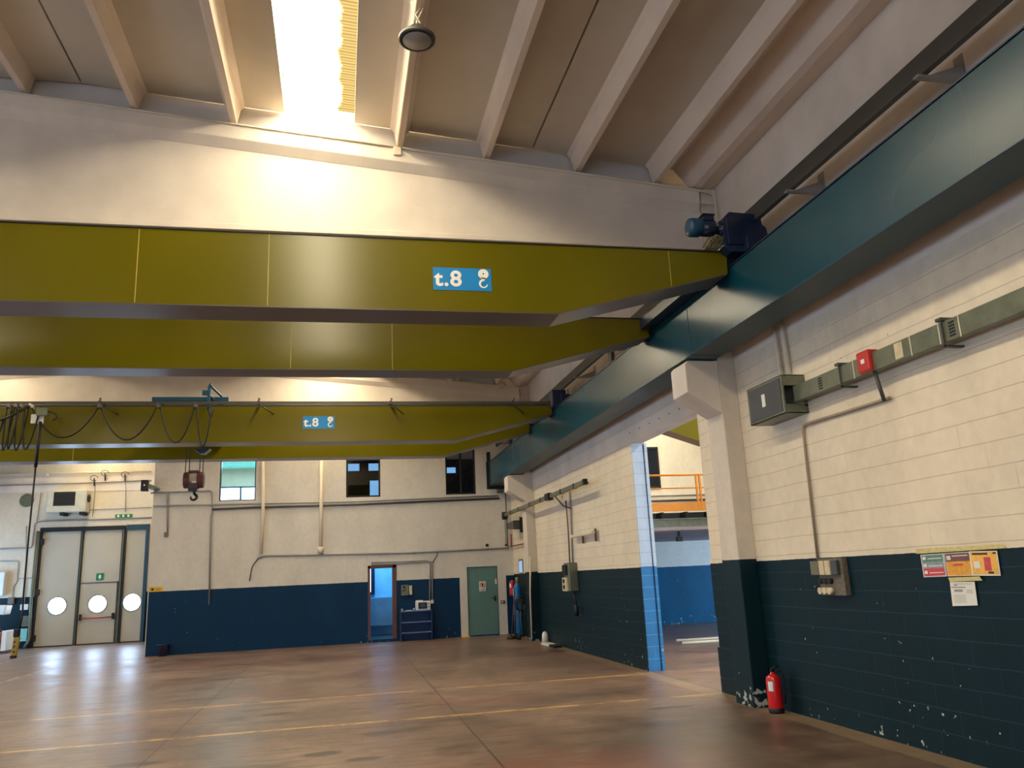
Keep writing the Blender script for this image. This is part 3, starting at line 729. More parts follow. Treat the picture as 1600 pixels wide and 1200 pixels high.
b = MB(); b.tube(arc, [.026]*2+[.03-.0014*i for i in range(len(arc)-2)], 10); b.build('hook', 'black', blk)
# pendant control of the second crane
pe = empty('pendant_control', (-5.0, 14.6, .67), 'black and yellow pendant control hanging low on its long dark cable at the left', 'crane control')
b = MB(); b.box(-5.20, -5.0, 14.88, 14.92, 4.50, 4.66); b.build('junction_box', 'whitep', pe, bevel=.01)
b = MB(); b.box(-5.10, -4.92, 14.80, 14.88, 4.62, 4.76); b.build('junction_box', 'galv', pe, bevel=.01)
b = MB(); b.tube([(-4.92, 14.84, 4.70), (-4.80, 14.84, 4.66), (-4.78, 14.84, 4.58), (-4.84, 14.84, 4.54)], .012, 6); b.build('gland', 'black', pe)
b = MB(); b.tube([(-5.0, 14.75, 4.50), (-4.99, 14.7, 3.72)], .028, 8); b.build('cable_sleeve', 'black', pe)
b = MB(); b.tube([(-4.99, 14.7, 3.74), (-4.97, 14.62, 2.6), (-4.96, 14.6, 1.55), (-4.945, 14.6, 1.35), (-4.97, 14.6, 1.12)], .014, 6); b.build('cable', 'black', pe)
b = MB(); b.box(-5.05, -4.97, 14.58, 14.66, 1.00, 1.12); b.build('handset_top', 'black', pe, bevel=.01)
b = MB(); b.prism([(-5.06, .72), (-4.985, .72), (-4.955, 1.0), (-5.04, 1.0)], 'y', 14.58, 14.65); hs = b.build('handset', 'olive', pe, bevel=.01)
for z in (.78, .86, .93):
    b = MB(); b.cyl((-5.015, 14.57, z), (-5.015, 14.585, z), .014, 8); b.build('button', 'black', hs)
b = MB(); b.box(-5.07, -4.99, 14.58, 14.66, .68, .725); b.build('handset_foot', 'black', pe, bevel=.01)

# conductor rail on brackets above the runway
cr = empty('conductor_rail', (4.48, 5, 5.28), 'dark grey crane conductor rail on wall brackets above the teal runway girder', 'power rail')
b = MB(); b.box(4.455, 4.515, YB, 22.9, 5.285, 5.465); b.build('rail_channel', 'dgrey', cr, bevel=.006)
k = -9
while 4.78+1.94*k < 22.8:
    y = 4.78+1.94*k; k += 1
    if y < YB+.3: continue
    b = MB(); b.box(4.42, XR, y-.03, y+.03, 5.262, 5.282); b.prism([(4.50, 5.27), (XR, 5.27), (XR, 5.40), (4.80, 5.385)], 'y', y-.034, y-.028)
    b.box(XR-.015, XR, y-.05, y+.05, 5.24, 5.50); b.build('bracket', 'grey', cr)
for y in (12.4, 20.9):
    b = MB(); b.box(4.46, 4.52, y, y+.14, 4.86, 5.285); b.build('drop_post', 'dgrey', cr)

# ------------------------------------------------------------------ busbar ducts on the block wall
d = empty('busbar_duct', (4.74, 2, 3.24), 'grey green busbar duct running along the near block wall towards the camera', 'electrical duct', 'busbar ducts on the block wall')
b = MB(); b.box(4.70, 4.79, YB, 7.5, 3.245, 3.415); b.build('duct', 'galv', d, bevel=.006)
for y in (5.66, 5.32, 5.10, 6.45):
    b = MB(); b.box(4.697, 4.70, y-.005, y+.005, 3.24, 3.42); b.build('seam_strip', 'pipe_white', d)
for y in (5.18, 7.0, 4.2):
    b = MB()
    for i in range(5): b.box(4.696, 4.70, y-.03, y+.03, 3.27+.026*i, 3.285+.026*i)
    b.build('louvre', 'black', d)
for y in (6.66, 5.28, 3.6, 1.8):
    b = MB(); b.box(4.67, XR, y-.03, y+.03, 3.42, 3.445); b.box(4.68, 4.69, y-.02, y-.005, 3.2, 3.44); b.box(4.67, XR, y-.02, y+.02, 3.205, 3.22); b.build('hanger', 'dgrey', d)
b = MB(); b.box(4.695, 4.70, 5.76, 5.86, 3.26, 3.40); b.build('label_plate', 'cream', d)
b = MB(); b.box(4.655, 4.78, 6.16, 6.34, 3.25, 3.45); e = b.build('tap_off_box', 'redbox', d, bevel=.02); e['label'] = 'red tap-off box'
b = MB(); b.cyl((4.72, 6.19, 3.25), (4.76, 6.17, 2.96), .018, 10); b.build('cable_spout', 'dgrey', e)
b = MB(); b.box(4.652, 4.656, 6.22, 6.27, 3.33, 3.37); b.build('sticker', 'whitep', e)
f = empty('feed_box', (4.72, 7.9, 3.13), 'square grey feed box with dark front plate at the end of the near duct', 'electrical box')
b = MB(); b.box(4.58, 4.858, 7.5, 8.25, 3.13, 3.145); b.box(4.58, 4.858, 7.5, 8.25, 3.535, 3.55); b.box(4.58, 4.858, 8.235, 8.25, 3.13, 3.55); b.box(4.58, 4.60, 7.5, 8.25, 3.13, 3.55)
b.box(4.60, 4.858, 7.5, 7.515, 3.13, 3.23); b.box(4.60, 4.858, 7.5, 7.515, 3.43, 3.55); b.box(4.82, 4.858, 7.5, 7.515, 3.2, 3.45)
b.build('casing', 'galv', f, bevel=.004)
b = MB(); b.box(4.574, 4.58, 7.54, 8.21, 3.16, 3.52); b.build('front_plate', paint('slate plate', srgb(62, 66, 72), .5), f)
b = MB(); b.box(4.570, 4.574, 7.86, 7.93, 3.28, 3.42); b.build('sticker', 'whitep', f)
for y in (7.72, 7.88):
    b = MB(); b.tube([(4.82, y, 3.55), (4.82, y+.04, 4.45)], .025, 10); b.build('conduit', M['pipe_white'], f)

d = empty('busbar_duct', (4.58, 19, 3.2), 'grey busbar duct along the far block wall passing in front of the second column', 'electrical duct', 'busbar ducts on the block wall')
b = MB(); b.box(4.54, 4.60, 14.75, 22.6, 3.225, 3.315); b.build('duct', 'galv', d, bevel=.004)
b = MB(); b.box(4.53, 4.61, 14.66, 14.76, 3.215, 3.325); b.build('end_cap', 'black', d)
b = MB(); b.cyl((4.50, 22.55, 3.25), (4.64, 22.55, 3.25), .11, 16); b.build('end_reel', 'black', d)
for y in (15.4, 16.4, 17.35, 18.2, 19.3, 20.6, 21.6):
    b = MB(); b.box(4.53, 4.61, y-.02, y+.02, 3.22, 3.32); b.box(4.6, XR, y-.02, y+.02, 3.325, 3.34); b.build('hanger', 'dark', d)
b = MB(); b.box(4.50, 4.62, 17.3, 17.62, 3.19, 3.34); b.build('joint_box', 'dark', d)
b = MB(); b.tube([(4.57, 16.95, 3.22), (4.7, 16.8, 3.0), (4.82, 16.62, 2.93)], .014, 6); b.build('flex_cable', 'dark', d)
b = MB(); b.tube([(4.57, 22.55, 3.2), (4.57, 22.55, 2.45)], .008, 6); b.tube([(4.57, 22.55, 2.46), (4.57, 22.55, 2.40)], .03, 8); b.build('pull_cord', 'dark', d)

NC = 0
def conduit(pts, r, label, mat='grey', clips=0, name='conduit', group=None):
    b = MB(); b.tube(fillet(pts, .07), r, 8); o = b.build(name, mat, label=label, cat='pipe', group=group)
    return o
conduit([(4.835, 6.19, 3.0), (4.835, 6.25, 3.0), (4.835, 7.62, 3.02), (4.835, 7.66, 1.62)], .015, 'thin conduit from the red tap-off box down to the socket panel', paint('tan conduit', srgb(160, 142, 120), .5))
# socket panel on near wall
sp = empty('socket_panel', (4.82, 7.45, 1.27), 'grimy wall panel of old sockets and fuses at the top of the teal band', 'electrical panel')
b = MB(); b.box(4.80, XR, 7.20, 7.62, 1.26, 1.62); b.build('back_board', 'grime_shade', sp, bevel=.004)
b = MB(); b.box(4.76, 4.80, 7.54, 7.70, 1.46, 1.60); b.build('breaker', paint('olive plastic', srgb(110, 104, 80), .5), sp, bevel=.006)
for i, y in enumerate((7.49, 7.39)):
    b = MB(); b.box(4.75, 4.80, y-.04, y+.04, 1.46, 1.60); b.build('breaker', 'cream', sp, bevel=.006)
b = MB(); b.box(4.76, 4.80, 7.24, 7.34, 1.46, 1.60); b.build('breaker', 'dgrey', sp, bevel=.006)
for y in (7.57, 7.49, 7.41):
    b = MB(); b.cyl((4.76, y, 1.40), (4.80, y, 1.40), .028, 14); b.build('socket', 'dark', sp)
    b = MB(); b.cyl((4.75, y+.0, 1.305), (4.80, y, 1.305), .034, 14); b.build('fuse_cap', 'cream', sp)
# notices
def sheet(name, pxs, X, mat, label, cat='notice', th=.003):
    q = [W(x, y, X=X) for x, y in pxs]; b = MB()
    vs = [tuple(p) for p in q]+[(p.x+th, p.y, p.z) for p in q]
    b.add(vs, [(0, 1, 2, 3), (7, 6, 5, 4), (0, 4, 5, 1), (1, 5, 6, 2), (2, 6, 7, 3), (3, 7, 4, 0)])
    return b.build(name, mat, label=label, cat=cat), q
def patch(parent, q, u0, u1, v0, v1, mat, name, off=-.0015):
    def P(u, v):
        a = q[0].lerp(q[1], u); c = q[3].lerp(q[2], u); p = a.lerp(c, v); return (p.x+off, p.y, p.z)
    MB().add([P(u0, v0), P(u1, v0), P(u1, v1), P(u0, v1)], [(0, 1, 2, 3)]).build(name, mat, parent)
PX = {n: paint(n, c, .7, var=.15, sc=30) for n, c in (('poster green', srgb(90, 135, 125)), ('poster grey', srgb(140, 150, 155)), ('poster red', srgb(200, 75, 85)),
      ('poster mauve', srgb(120, 80, 80)), ('poster amber', srgb(225, 160, 60)), ('poster amber light', srgb(235, 180, 85)), ('ink', srgb(60, 50, 48)))}
M.update(PX)
o, q = sheet('poster', [(1438, 867), (1474, 864.5), (1479.5, 900.5), (1443.5, 902)], 4.852, 'paper', 'leftmost of three taped posters, with green, grey and red fields', 'poster')
patch(o, q, .04, .96, .04, .34, 'poster green', 'print'); patch(o, q, .04, .96, .34, .62, 'poster grey', 'print'); patch(o, q, .04, .96, .62, .96, 'poster red', 'print')
for v in (.1, .42, .72): patch(o, q, .08, .22, v, v+.14, 'paper', 'print', -.003)
for v in (.18, .5, .8): patch(o, q, .3, .9, v, v+.04, 'paper', 'print', -.003)
o, q = sheet('poster', [(1475, 864.5), (1515, 862), (1520, 899.5), (1481, 900.5)], 4.850, 'paper', 'middle taped poster, mauve above and amber below', 'poster')
patch(o, q, .03, .97, .03, .38, 'poster mauve', 'print'); patch(o, q, .03, .97, .38, .97, 'poster amber', 'print')
patch(o, q, .08, .24, .12, .3, 'paper', 'print', -.003); patch(o, q, .3, .9, .12, .16, 'paper', 'print', -.003); patch(o, q, .3, .7, .48, .56, 'poster red', 'print', -.003)
o, q = sheet('poster', [(1514, 861.5), (1557.5, 860.5), (1563.5, 899.5), (1520, 899.5)], 4.848, 'paper', 'rightmost amber poster with a dark heading and round picture', 'poster')
patch(o, q, .03, .97, .03, .95, 'poster amber light', 'print'); patch(o, q, .1, .66, .07, .15, 'ink', 'print', -.003); patch(o, q, .12, .34, .42, .7, 'paper', 'print', -.003)
patch(o, q, .5, .74, .25, .8, 'poster red', 'print', -.0025); patch(o, q, .6, .8, .83, .92, 'ink', 'print', -.003); patch(o, q, .85, .96, .05, .12, 'ink', 'print', -.003)
o, q = sheet('information_sheet', [(1484, 909), (1522.5, 909), (1527.5, 946), (1488.5, 947)], 4.846, 'paper', 'white printed sheet hanging below the three posters', 'notice')
patch(o, q, .03, .62, .22, .245, 'ink', 'print'); patch(o, q, .15, .5, .32, .42, 'grey', 'print'); patch(o, q, .65, .9, .34, .36, 'grey', 'print'); patch(o, q, .65, .9, .40, .42, 'grey', 'print'); patch(o, q, .65, .9, .46, .48, 'grey', 'print')
patch(o, q, .15, .9, .08, .10, 'grey', 'print'); patch(o, q, .15, .3, .13, .16, 'ink', 'print')
for v in (.55, .6, .65, .7, .75, .8, .85): patch(o, q, .12, .6, v, v+.012, 'grey', 'print')
sheet('masking_tape', [(1430, 857.5), (1567.5, 850), (1571, 856.5), (1431.5, 865.5)], 4.842, 'tape', 'long strip of masking tape above the posters', 'tape', .002)
sheet('masking_tape', [(1481.5, 902.5), (1530, 900.5), (1535, 907), (1484, 909)], 4.840, 'tape', 'short strip of masking tape above the white sheet', 'tape', .002)

# extinguishers
def extinguisher(x, y, z, s, label, grp=None, yaw=0):
    r = empty('fire_extinguisher', (x, y, z), label, 'fire extinguisher')
    b = MB(); b.lathe((x, y, z), [(.084*s, .03*s), (.090*s, .05*s), (.090*s, .36*s), (.084*s, .41*s), (.055*s, .44*s), (.026*s, .455*s), (.024*s, .475*s)], 28); b.build('cylinder', 'red', r)
    b = MB(); b.lathe((x, y, z), [(.088*s, 0), (.093*s, .006*s), (.093*s, .06*s), (.084*s, .065*s)], 28); b.build('base_ring', 'black', r)
    b = MB(); b.box(x-.02*s, x+.02*s, y-.02*s, y+.02*s, z+.47*s, z+.50*s); b.box(x-.02*s, x+.09*s, y-.012*s, y+.012*s, z+.495*s, z+.505*s); b.tube([(x-.02*s, y, z+.50*s), (x+.04*s, y, z+.535*s), (x+.10*s, y, z+.54*s)], .009*s, 6); b.build('valve_handle', 'black', r)
    b = MB(); b.tube([(x+.02*s, y-.01, z+.485*s), (x+.075*s, y-.035*s, z+.50*s), (x+.115*s, y-.045*s, z+.42*s), (x+.118*s, y-.045*s, z+.25*s), (x+.105*s, y-.045*s, z+.10*s)], .011*s, 8); b.build('hose', 'black', r)
    a = math.radians(215); b = MB(); n = 6
    for i in range(n):
        t0 = a-.35+.7*i/n; t1 = a-.35+.7*(i+1)/n; R_ = .0912*s
        b.add([(x+R_*math.cos(t0), y+R_*math.sin(t0), z+.26*s), (x+R_*math.cos(t1), y+R_*math.sin(t1), z+.26*s), (x+R_*math.cos(t1), y+R_*math.sin(t1), z+.37*s), (x+R_*math.cos(t0), y+R_*math.sin(t0), z+.37*s)], [(0, 1, 2, 3)], 0, True)
    b.build('label_plate', 'whitep', r)
    return r
extinguisher(4.70, 8.62, 0, .90, 'red fire extinguisher standing on the floor beside the near column')
extinguisher(4.74, 22.75, 1.02, .95, 'red fire extinguisher hung on the dark wall in the far corner')

# far block wall panel, conduits
db = empty('distribution_box', (4.78, 16.9, 1.2), 'tall grey distribution box with sockets on the far block wall', 'electrical box')
b = MB(); b.box(4.68, XR, 16.56, 17.0, 1.22, 1.80); b.build('casing', 'galv', db, bevel=.01)
b = MB(); b.box(4.64, 4.68, 16.72, 17.0, 1.55, 1.76); b.build('meter_window', 'dark', db, bevel=.01)
b = MB(); b.box(4.63, 4.68, 16.66, 17.0, 1.22, 1.50); b.build('socket_block', 'cream', db, bevel=.008)
for z in (1.43, 1.31):
    b = MB(); b.cyl((4.61, 16.84, z), (4.635, 16.84, z), .04, 12); b.build('socket', 'dark', db)
b = MB(); b.tube([(4.75, 16.6, 1.22), (4.75, 16.5, 1.05), (4.75, 16.45, .95)], .02, 6); b.tube([(4.75, 16.45, .95), (4.75, 16.45, .72)], .045, 8); b.build('plug_lead', 'black', db)
conduit([W(890, 768, X=4.83), W(892, 800, X=4.83), W(895, 882, X=4.83)], .018, 'left of two slim pipes above the distribution box', 'grey')
conduit([W(884, 782, X=4.80), W(888, 830, X=4.80), W(890.5, 882, X=4.80)], .016, 'thin brown pipe beside the distribution box feed pipe', paint('brown pipe', srgb(110, 85, 72), .5))
el = empty('wall_lamp', (4.75, 15.8, 2.25), 'slim emergency strip lamp on the far block wall', 'lamp')
b = MB(); b.box(4.72, 4.80, 14.98, 16.5, 2.30, 2.36); b.build('lamp_body', 'pipe_white', el, bevel=.01)
for y in (15.0, 15.85):
    b = MB(); b.box(4.79, 4.82, y-.03, y+.03, 2.16, 2.40 if y < 15.5 else 2.30); b.build('lamp_bracket', 'brown', el)
sh = empty('floodlight', (4.7, 21.6, 2.7), 'small grey floodlight on a bracket beside the second column', 'lamp')
b = MB(); b.prism([(21.2, 2.78), (22.0, 2.84), (22.0, 3.0), (21.2, 3.02)], 'x', 4.52, 4.70); b.build('lamp_body', 'dgrey', sh, bevel=.01)
b = MB(); b.box(4.70, XR, 21.15, 21.25, 2.7, 3.1); b.build('lamp_bracket', 'dark', sh)
# fallen cone, broom, bags, gas cylinder in the corner
gc = empty('gas_cylinder', (4.70, 21.9, 0), 'tall blue gas cylinder leaning in the far right corner', 'gas cylinder')
b = MB(); b.lathe((4.70, 21.9, 0), [(.115, 0), (.12, .02), (.12, 1.18), (.10, 1.30), (.05, 1.38), (.04, 1.42)], 24); b.build('cylinder', 'cyl', gc)
b = MB(); b.lathe((4.70, 21.9, 1.40), [(.045, 0), (.05, .02), (.05, .12), (.03, .14)], 16); b.build('valve_cap', 'galv', gc)
b = MB(); b.box(4.575, 4.578, 21.83, 21.90, 1.05, 1.25); b.build('label_plate', 'whitep', gc)
bg = empty('hose_trolley', (4.45, 20.85, 0), 'dark trolley stand with coiled hoses beside the second column', 'trolley')
b = MB(); b.tube([(4.40, 21.0, .05), (4.42, 20.95, .75), (4.52, 20.9, 1.0)], .022, 6); b.tube([(4.55, 20.75, .05), (4.52, 20.8, .6), (4.56, 20.8, 1.0)], .022, 6); b.tube([(4.40, 21.0, .6), (4.55, 20.75, .6)], .02, 6); b.build('frame', 'dgrey', bg)
for yy in (20.75, 21.0):
    b = MB(); b.cyl((4.42, yy, .07), (4.48, yy, .07), .07, 16); b.build('wheel', 'black', bg)
b = MB()
for k in range(5):
    b.tube([(4.50+.11*math.cos(a)+.01*k, 20.84-.02*k, .88+.17*math.sin(a)) for a in [2*math.pi*i/16 for i in range(17)]], .012, 6)
b.build('hose_coil', 'black', bg)
b = MB(); b.tube([(4.36, 21.3, .06), (4.56, 21.6, 1.15)], .012, 6); br = b.build('broom', 'brown', label='thin broom leaning against the blue gas cylinder', cat='broom', origin=(4.36, 21.3, 0))
b = MB(); b.lathe((4.36, 21.3, 0), [(.13, 0), (.12, .04), (.05, .07)], 16); b.build('broom_head', 'black', br)
b = MB(); b.tube([W(831, 998, X=4.62), W(828.5, 925, X=4.62), W(828.5, 870, X=4.62)], .022, 8); b.build('downpipe', 'pipe_white', label='slim white downpipe on the front of the second column', cat='pipe')
cn = empty('bell_cover', (4.80, 19.3, 0), 'white bell shaped cover standing at the foot of the far block wall', 'cover')
b = MB(); b.lathe((4.76, 19.3, 0), [(.075, 0), (.075, .14), (.068, .20), (.045, .25), (.01, .27)], 20); b.build('dome', 'whitep', cn)
b = MB(); b.box(4.62, 4.84, 18.4, 19.15, .0, .03); b.build('kick_board', 'whitep', label='white board lying on the floor beside the bell shaped cover', cat='board')
b = MB(); b.box(4.60, 4.80, 17.9, 18.35, 0, .05); b.build('rubber_mat', 'black', label='folded black rubber mat at the foot of the far block wall', cat='mat', bevel=.015)
# small window in the corner
r = empty('window_20', (4.85, 22.0, 1.6), None, None, kind='structure')
b = MB(); b.box(4.845, XR, 21.75, 22.25, 1.64, 2.02); b.build('window_frame', 'galv', r)
MB().box(4.84, 4.845, 21.80, 22.2, 1.66, 1.97).build('window_pane', emit('small lit pane', (.35, .5, .75), .9), r)

# ------------------------------------------------------------------ things on the far office wall
def fw(x, y, d=.03): 
    p = W(x, y, Y=YF); return Vector((p.x, YF-d, p.z))
conduit([fw(236, 771), fw(240, 770), fw(331, 767), fw(332, 800), fw(330, 808), fw(327, 945)], .022, 'grey conduit stepping down beside the bright window to the blue band')
conduit([fw(262, 833), fw(262, 769)], .022, 'short conduit drop with a socket left of the hook block')
b = MB(); q = fw(260, 834); b.box(q.x-.05, q.x+.05, YF-.05, YF, q.z-.08, q.z+.04); b.build('cable_gland', 'galv', label='small grey socket at the bottom of the short conduit drop', cat='socket', bevel=.01)
conduit([fw(240, 791, .06), fw(400, 787.5, .06), fw(560, 784, .06), fw(778, 775, .06)], .022, 'upper thin conduit crossing the office wall below the windows')
conduit([fw(332, 796, .05), fw(400, 793, .05), fw(560, 788.5, .05), fw(780, 779, .05)], .028, 'thick dark pipe crossing the office wall below the windows', 'dgrey')
conduit([fw(411, 722, .07), fw(411.5, 800, .07), fw(408, 866, .07)], .045, 'left painted downpipe beside the bright window', 'pipe_white', name='downpipe')
conduit([fw(502, 720, .07), fw(502, 800, .07), fw(501, 857, .07)], .05, 'right painted downpipe left of the middle window', 'pipe_white', name='downpipe')
conduit([fw(404, 872), fw(412, 868.5), fw(640, 864), fw(795, 856.5)], .024, 'long conduit above the blue band running to the right corner')
conduit([fw(404, 872), fw(394, 885), fw(390, 908)], .012, 'thin loose wire curling down to the blue band', 'dark', name='wire')
conduit([fw(580, 879), fw(668, 876), fw(672, 880), fw(671, 938)], .019, 'inner conduit loop above the low blue shelf')
conduit([fw(580, 882), fw(660, 878.5), fw(675, 877), fw(675.5, 940)], .019, 'outer conduit loop above the low blue shelf')
conduit([fw(645, 865), fw(680, 861), fw(684, 866), fw(675, 880)], .010, 'curved cable from the long conduit to the socket', 'dark', name='cable')
q = fw(501, 857, .07); b = MB(); b.lathe((q.x, q.y, q.z-.12), [(.04, 0), (.085, .02), (.09, .10), (.06, .16)], 16); b.build('pipe_socket', 'pipe_white', label='bulbous end piece of the right painted downpipe', cat='pipe')
b = MB(); q = fw(675, 940); b.box(q.x-.04, q.x+.04, YF-.05, YF, q.z-.05, q.z+.05); b.build('wall_socket', 'whitep', label='white wall socket beside the microwave', cat='socket', bevel=.008)
b = MB(); q = fw(761, 852); b.cyl((q.x, YF-.03, q.z), (q.x, YF, q.z), .045, 14); b.build('alarm_sounder', 'black', label='small round black sounder above the green door', cat='alarm')
b = MB(); q = fw(785.5, 940.5); b.box(q.x-.055, q.x+.055, YF-.03, YF, q.z-.04, q.z+.04); s_ = b.build('light_switch', 'brown', label='dark switch plate right of the green door', cat='switch', bevel=.006)
b = MB(); b.box(q.x-.03, q.x+.01, YF-.034, YF-.03, q.z-.02, q.z+.02); b.build('rocker', 'whitep', s_)
# yellow warning strip
s_ = MB().box(-4.86, -4.52, YF-.006, YF, 1.60, 1.72).build('warning_label', 'yellow', label='yellow warning strip at the left end of the office wall', cat='sign')
b = MB(); b.box(-4.8, -4.74, YF-.008, YF-.006, 1.63, 1.69); b.box(-4.7, -4.56, YF-.008, YF-.006, 1.665, 1.672); b.box(-4.7, -4.58, YF-.008, YF-.006, 1.64, 1.647); b.build('print', 'dark', s_)
b = MB(); b.lathe((-4.40, YF-.2, 0), [(.11, 0), (.14, .27), (.15, .28), (.15, .29)], 20); b.build('waste_bin', 'navy', label='small dark waste bin against the blue band', cat='bin')
# key box, microwave, shelf
kb = empty('key_box', (1.85, YF-.1, 1.17), 'grey lever switch box with cream side on the blue band', 'switch box')
b = MB(); b.box(1.65, 1.85, YF-.12, YF, 1.19, 1.47); b.build('casing', 'galv', kb, bevel=.01)
b = MB(); b.box(1.66, 1.78, YF-.13, YF-.12, 1.31, 1.33); b.box(1.70, 1.76, YF-.13, YF-.12, 1.38, 1.44); b.build('lever', 'dark', kb)
b = MB(); b.box(1.87, 1.95, YF-.12, YF, 1.20, 1.45); b.build('side_socket', 'cream', kb, bevel=.008)
sf = empty('low_shelf', (2.04, YF-.2, 0), 'low navy blue shelf unit with three compartments under the microwave', 'shelf')
b = MB(); b.box(1.60, 1.63, YF-.36, YF-.01, 0, .78); b.build('side_panel', 'shelfblue', sf); b = MB(); b.box(2.43, 2.46, YF-.36, YF-.01, 0, .80); b.build('side_panel', 'shelfblue', sf)
for z in (.20, .47, .76):
    b = MB(); b.box(1.63, 2.43, YF-.36, YF-.03, z, z+.028); b.build('shelf_board', paint('shelf edge blue', srgb(90, 120, 165), .5), sf)
b = MB(); b.box(1.63, 2.43, YF-.03, YF-.012, 0, .78); b.build('back_panel', 'shelfblue', sf)
mw = empty('microwave', (2.23, YF-.2, .79), 'small white microwave oven on the low blue shelf', 'microwave')
b = MB(); b.box(2.03, 2.42, YF-.34, YF-.06, .79, 1.02); b.build('casing', 'whitep', mw, bevel=.012)
b = MB(); b.box(2.09, 2.33, YF-.352, YF-.34, .82, .99); dr = b.build('oven_door', 'black', mw, bevel=.006)
b = MB(); b.box(2.14, 2.28, YF-.354, YF-.352, .86, .96); b.build('door_window', paint('oven glass', srgb(60, 80, 105), .2), dr)
for z in (.95, .87):
    b = MB(); b.cyl((2.375, YF-.355, z), (2.375, YF-.34, z), .016, 12); b.build('knob', 'dark', mw)
b = MB(); b.box(2.04, 2.22, YF-.3, YF-.12, 1.022, 1.045); b.build('tray', 'whitep', label='flat white tray lying on top of the microwave', cat='tray')
for i, (x, lb) in enumerate(((1.66, 'white cup at the left end of the low blue shelf'), (1.98, 'white cup beside the microwave'))):
    b = MB(); b.lathe((x, YF-.2, .783), [(.02, 0), (.028, .06), (.03, .062)], 14); b.build('cup', 'whitep', label=lb, cat='cup')
b = MB(); b.box(1.76, 1.92, YF-.28, YF-.12, .783, .80); b.build('saucer', 'whitep', label='pale flat dish on the low blue shelf between the cups', cat='dish')
# junction box at the corner and corner pipes
b = MB(); b.box(4.45, 4.62, YF-.14, YF, 3.93, 4.07); b.build('junction_box', 'galv', label='grey junction box under the far end of the runway', cat='electrical box', bevel=.01)
conduit([(4.70, YF-.05, 4.02), (4.70, YF-.05, 2.4)], .015, 'vertical corner pipe beneath the far runway end', 'dgrey')
conduit([(4.76, YF-.06, 2.40), (4.80, 21.3, 2.40)], .016, 'short red pipe running from the corner to the second column', paint('red pipe', srgb(140, 60, 45), .5))
conduit([(4.80, 22.9, 2.38), (4.80, 22.9, 2.75)], .02, 'short vertical red pipe stub in the far corner', paint('red pipe stub', srgb(140, 60, 45), .5))

# ------------------------------------------------------------------ gate at the far left
r = empty('door_5', (-8.1, YG, 0), None, None, kind='structure')
def leaf(x0, x1, px, wicket=False):
    b = MB(); cz = 1.29; R = .285; yf = YG+.06
    # leaf with a round hole
    ang = sorted([2*math.pi*k/32 for k in range(32)]+[math.atan2(zz_-cz, xx-px) % (2*math.pi) for xx in (x0, x1) for zz_ in (.03, 2.2)])
    hole = [(px+R*math.cos(a), cz+R*math.sin(a)) for a in ang]; rect = []
    for a in ang:
        c, s_ = math.cos(a), math.sin(a); t = 1e9
        if c > 1e-6: t = min(t, (x1-px)/c)
        if c < -1e-6: t = min(t, (x0-px)/c)
        if s_ > 1e-6: t = min(t, (2.2-cz)/s_)
        if s_ < -1e-6: t = min(t, (.03-cz)/s_)
        rect.append((px+c*t, cz+s_*t))
    n = len(ang)
    vs = [(p[0], yf, p[1]) for p in hole]+[(p[0], yf, p[1]) for p in rect]+[(p[0], yf+.05, p[1]) for p in hole]+[(p[0], yf+.05, p[1]) for p in rect]
    fs = []
    for k in range(n):
        q = (k+1) % n; fs += [(k, q, q+n, k+n), (k+2*n, k+3*n, q+3*n, q+2*n), (k, k+2*n, q+2*n, q), (k+n, q+n, q+3*n, k+3*n)]
    b.add(vs, fs)
    b.box(x0, x1, yf, yf+.05, 2.2, 3.72)
    o = b.build('gate_leaf', 'gate', r)
    b = MB(); b.tube([(px+R*math.cos(a), yf, cz+R*math.sin(a)) for a in [2*math.pi*k/32 for k in range(33)]], .018, 6); b.build('porthole_rim', 'galv', o)
    b = MB(); b.prism([(px+R*math.cos(2*math.pi*k/32), cz+R*math.sin(2*math.pi*k/32)) for k in range(32)], 'y', yf+.02, yf+.03); b.build('porthole_pane', 'porthole', o)
    return o
leaf(-9.78, -8.60, -9.17); o2 = leaf(-8.50, -7.30, -7.93); leaf(-7.16, -6.52, -6.86)
b = MB()
b.box(GX0, GX0+.06, YG-.04, YG+.15, 0, GZ); b.box(-8.60, -8.50, YG+.02, YG+.14, 0, 3.74); b.box(-7.30, -7.16, YG+.0, YG+.14, 0, 3.80); b.box(GX0, GX1, YG+.05, YG+.15, 0, .035)
b.box(GX0, -7.2, YG-.03, YG+.12, 3.72, 3.86)
b.build('gate_frame', 'dark', r)
b = MB(); b.box(-7.16, GX1, YG-.03, YG+.1, 3.70, 3.88); b.box(-6.53, GX1, YG-.06, YG+.1, 0, 3.88); b.build('gate_frame', paint('gate surround blue', srgb(20, 62, 82), .5), r)
b = MB(); b.box(-8.56, -8.54, YG-.0, YG+.02, .0, 3.74); b.box(-7.27, -7.24, YG-.02, YG, 0, 3.80); b.build('gate_guide', 'galv', r)
for z in (.3, 1.75, 3.4):
    b = MB(); b.box(-9.84, -9.72, YG-.06, YG+.05, z-.1, z+.1); b.build('gate_hinge', 'black', r, bevel=.01)
b = MB(); b.box(-8.48, -7.32, YG+.04, YG+.058, 1.97, 2.0); b.build('wicket_line', 'brown', r)
b = MB(); b.box(-7.36, -7.33, YG+.03, YG+.058, .05, 2.0); b.build('wicket_line', 'dark', r)
b = MB(); b.tube([(-8.40, YG-.03, .85), (-7.44, YG-.03, .85)], .022, 8); pb = b.build('panic_bar', paint('panic bar red', srgb(170, 70, 60), .4), r)
for x in (-8.42, -7.42):
    b = MB(); b.box(x-.035, x+.035, YG-.05, YG+.06, .78, .98); b.build('bar_mount', 'black', pb, bevel=.01)
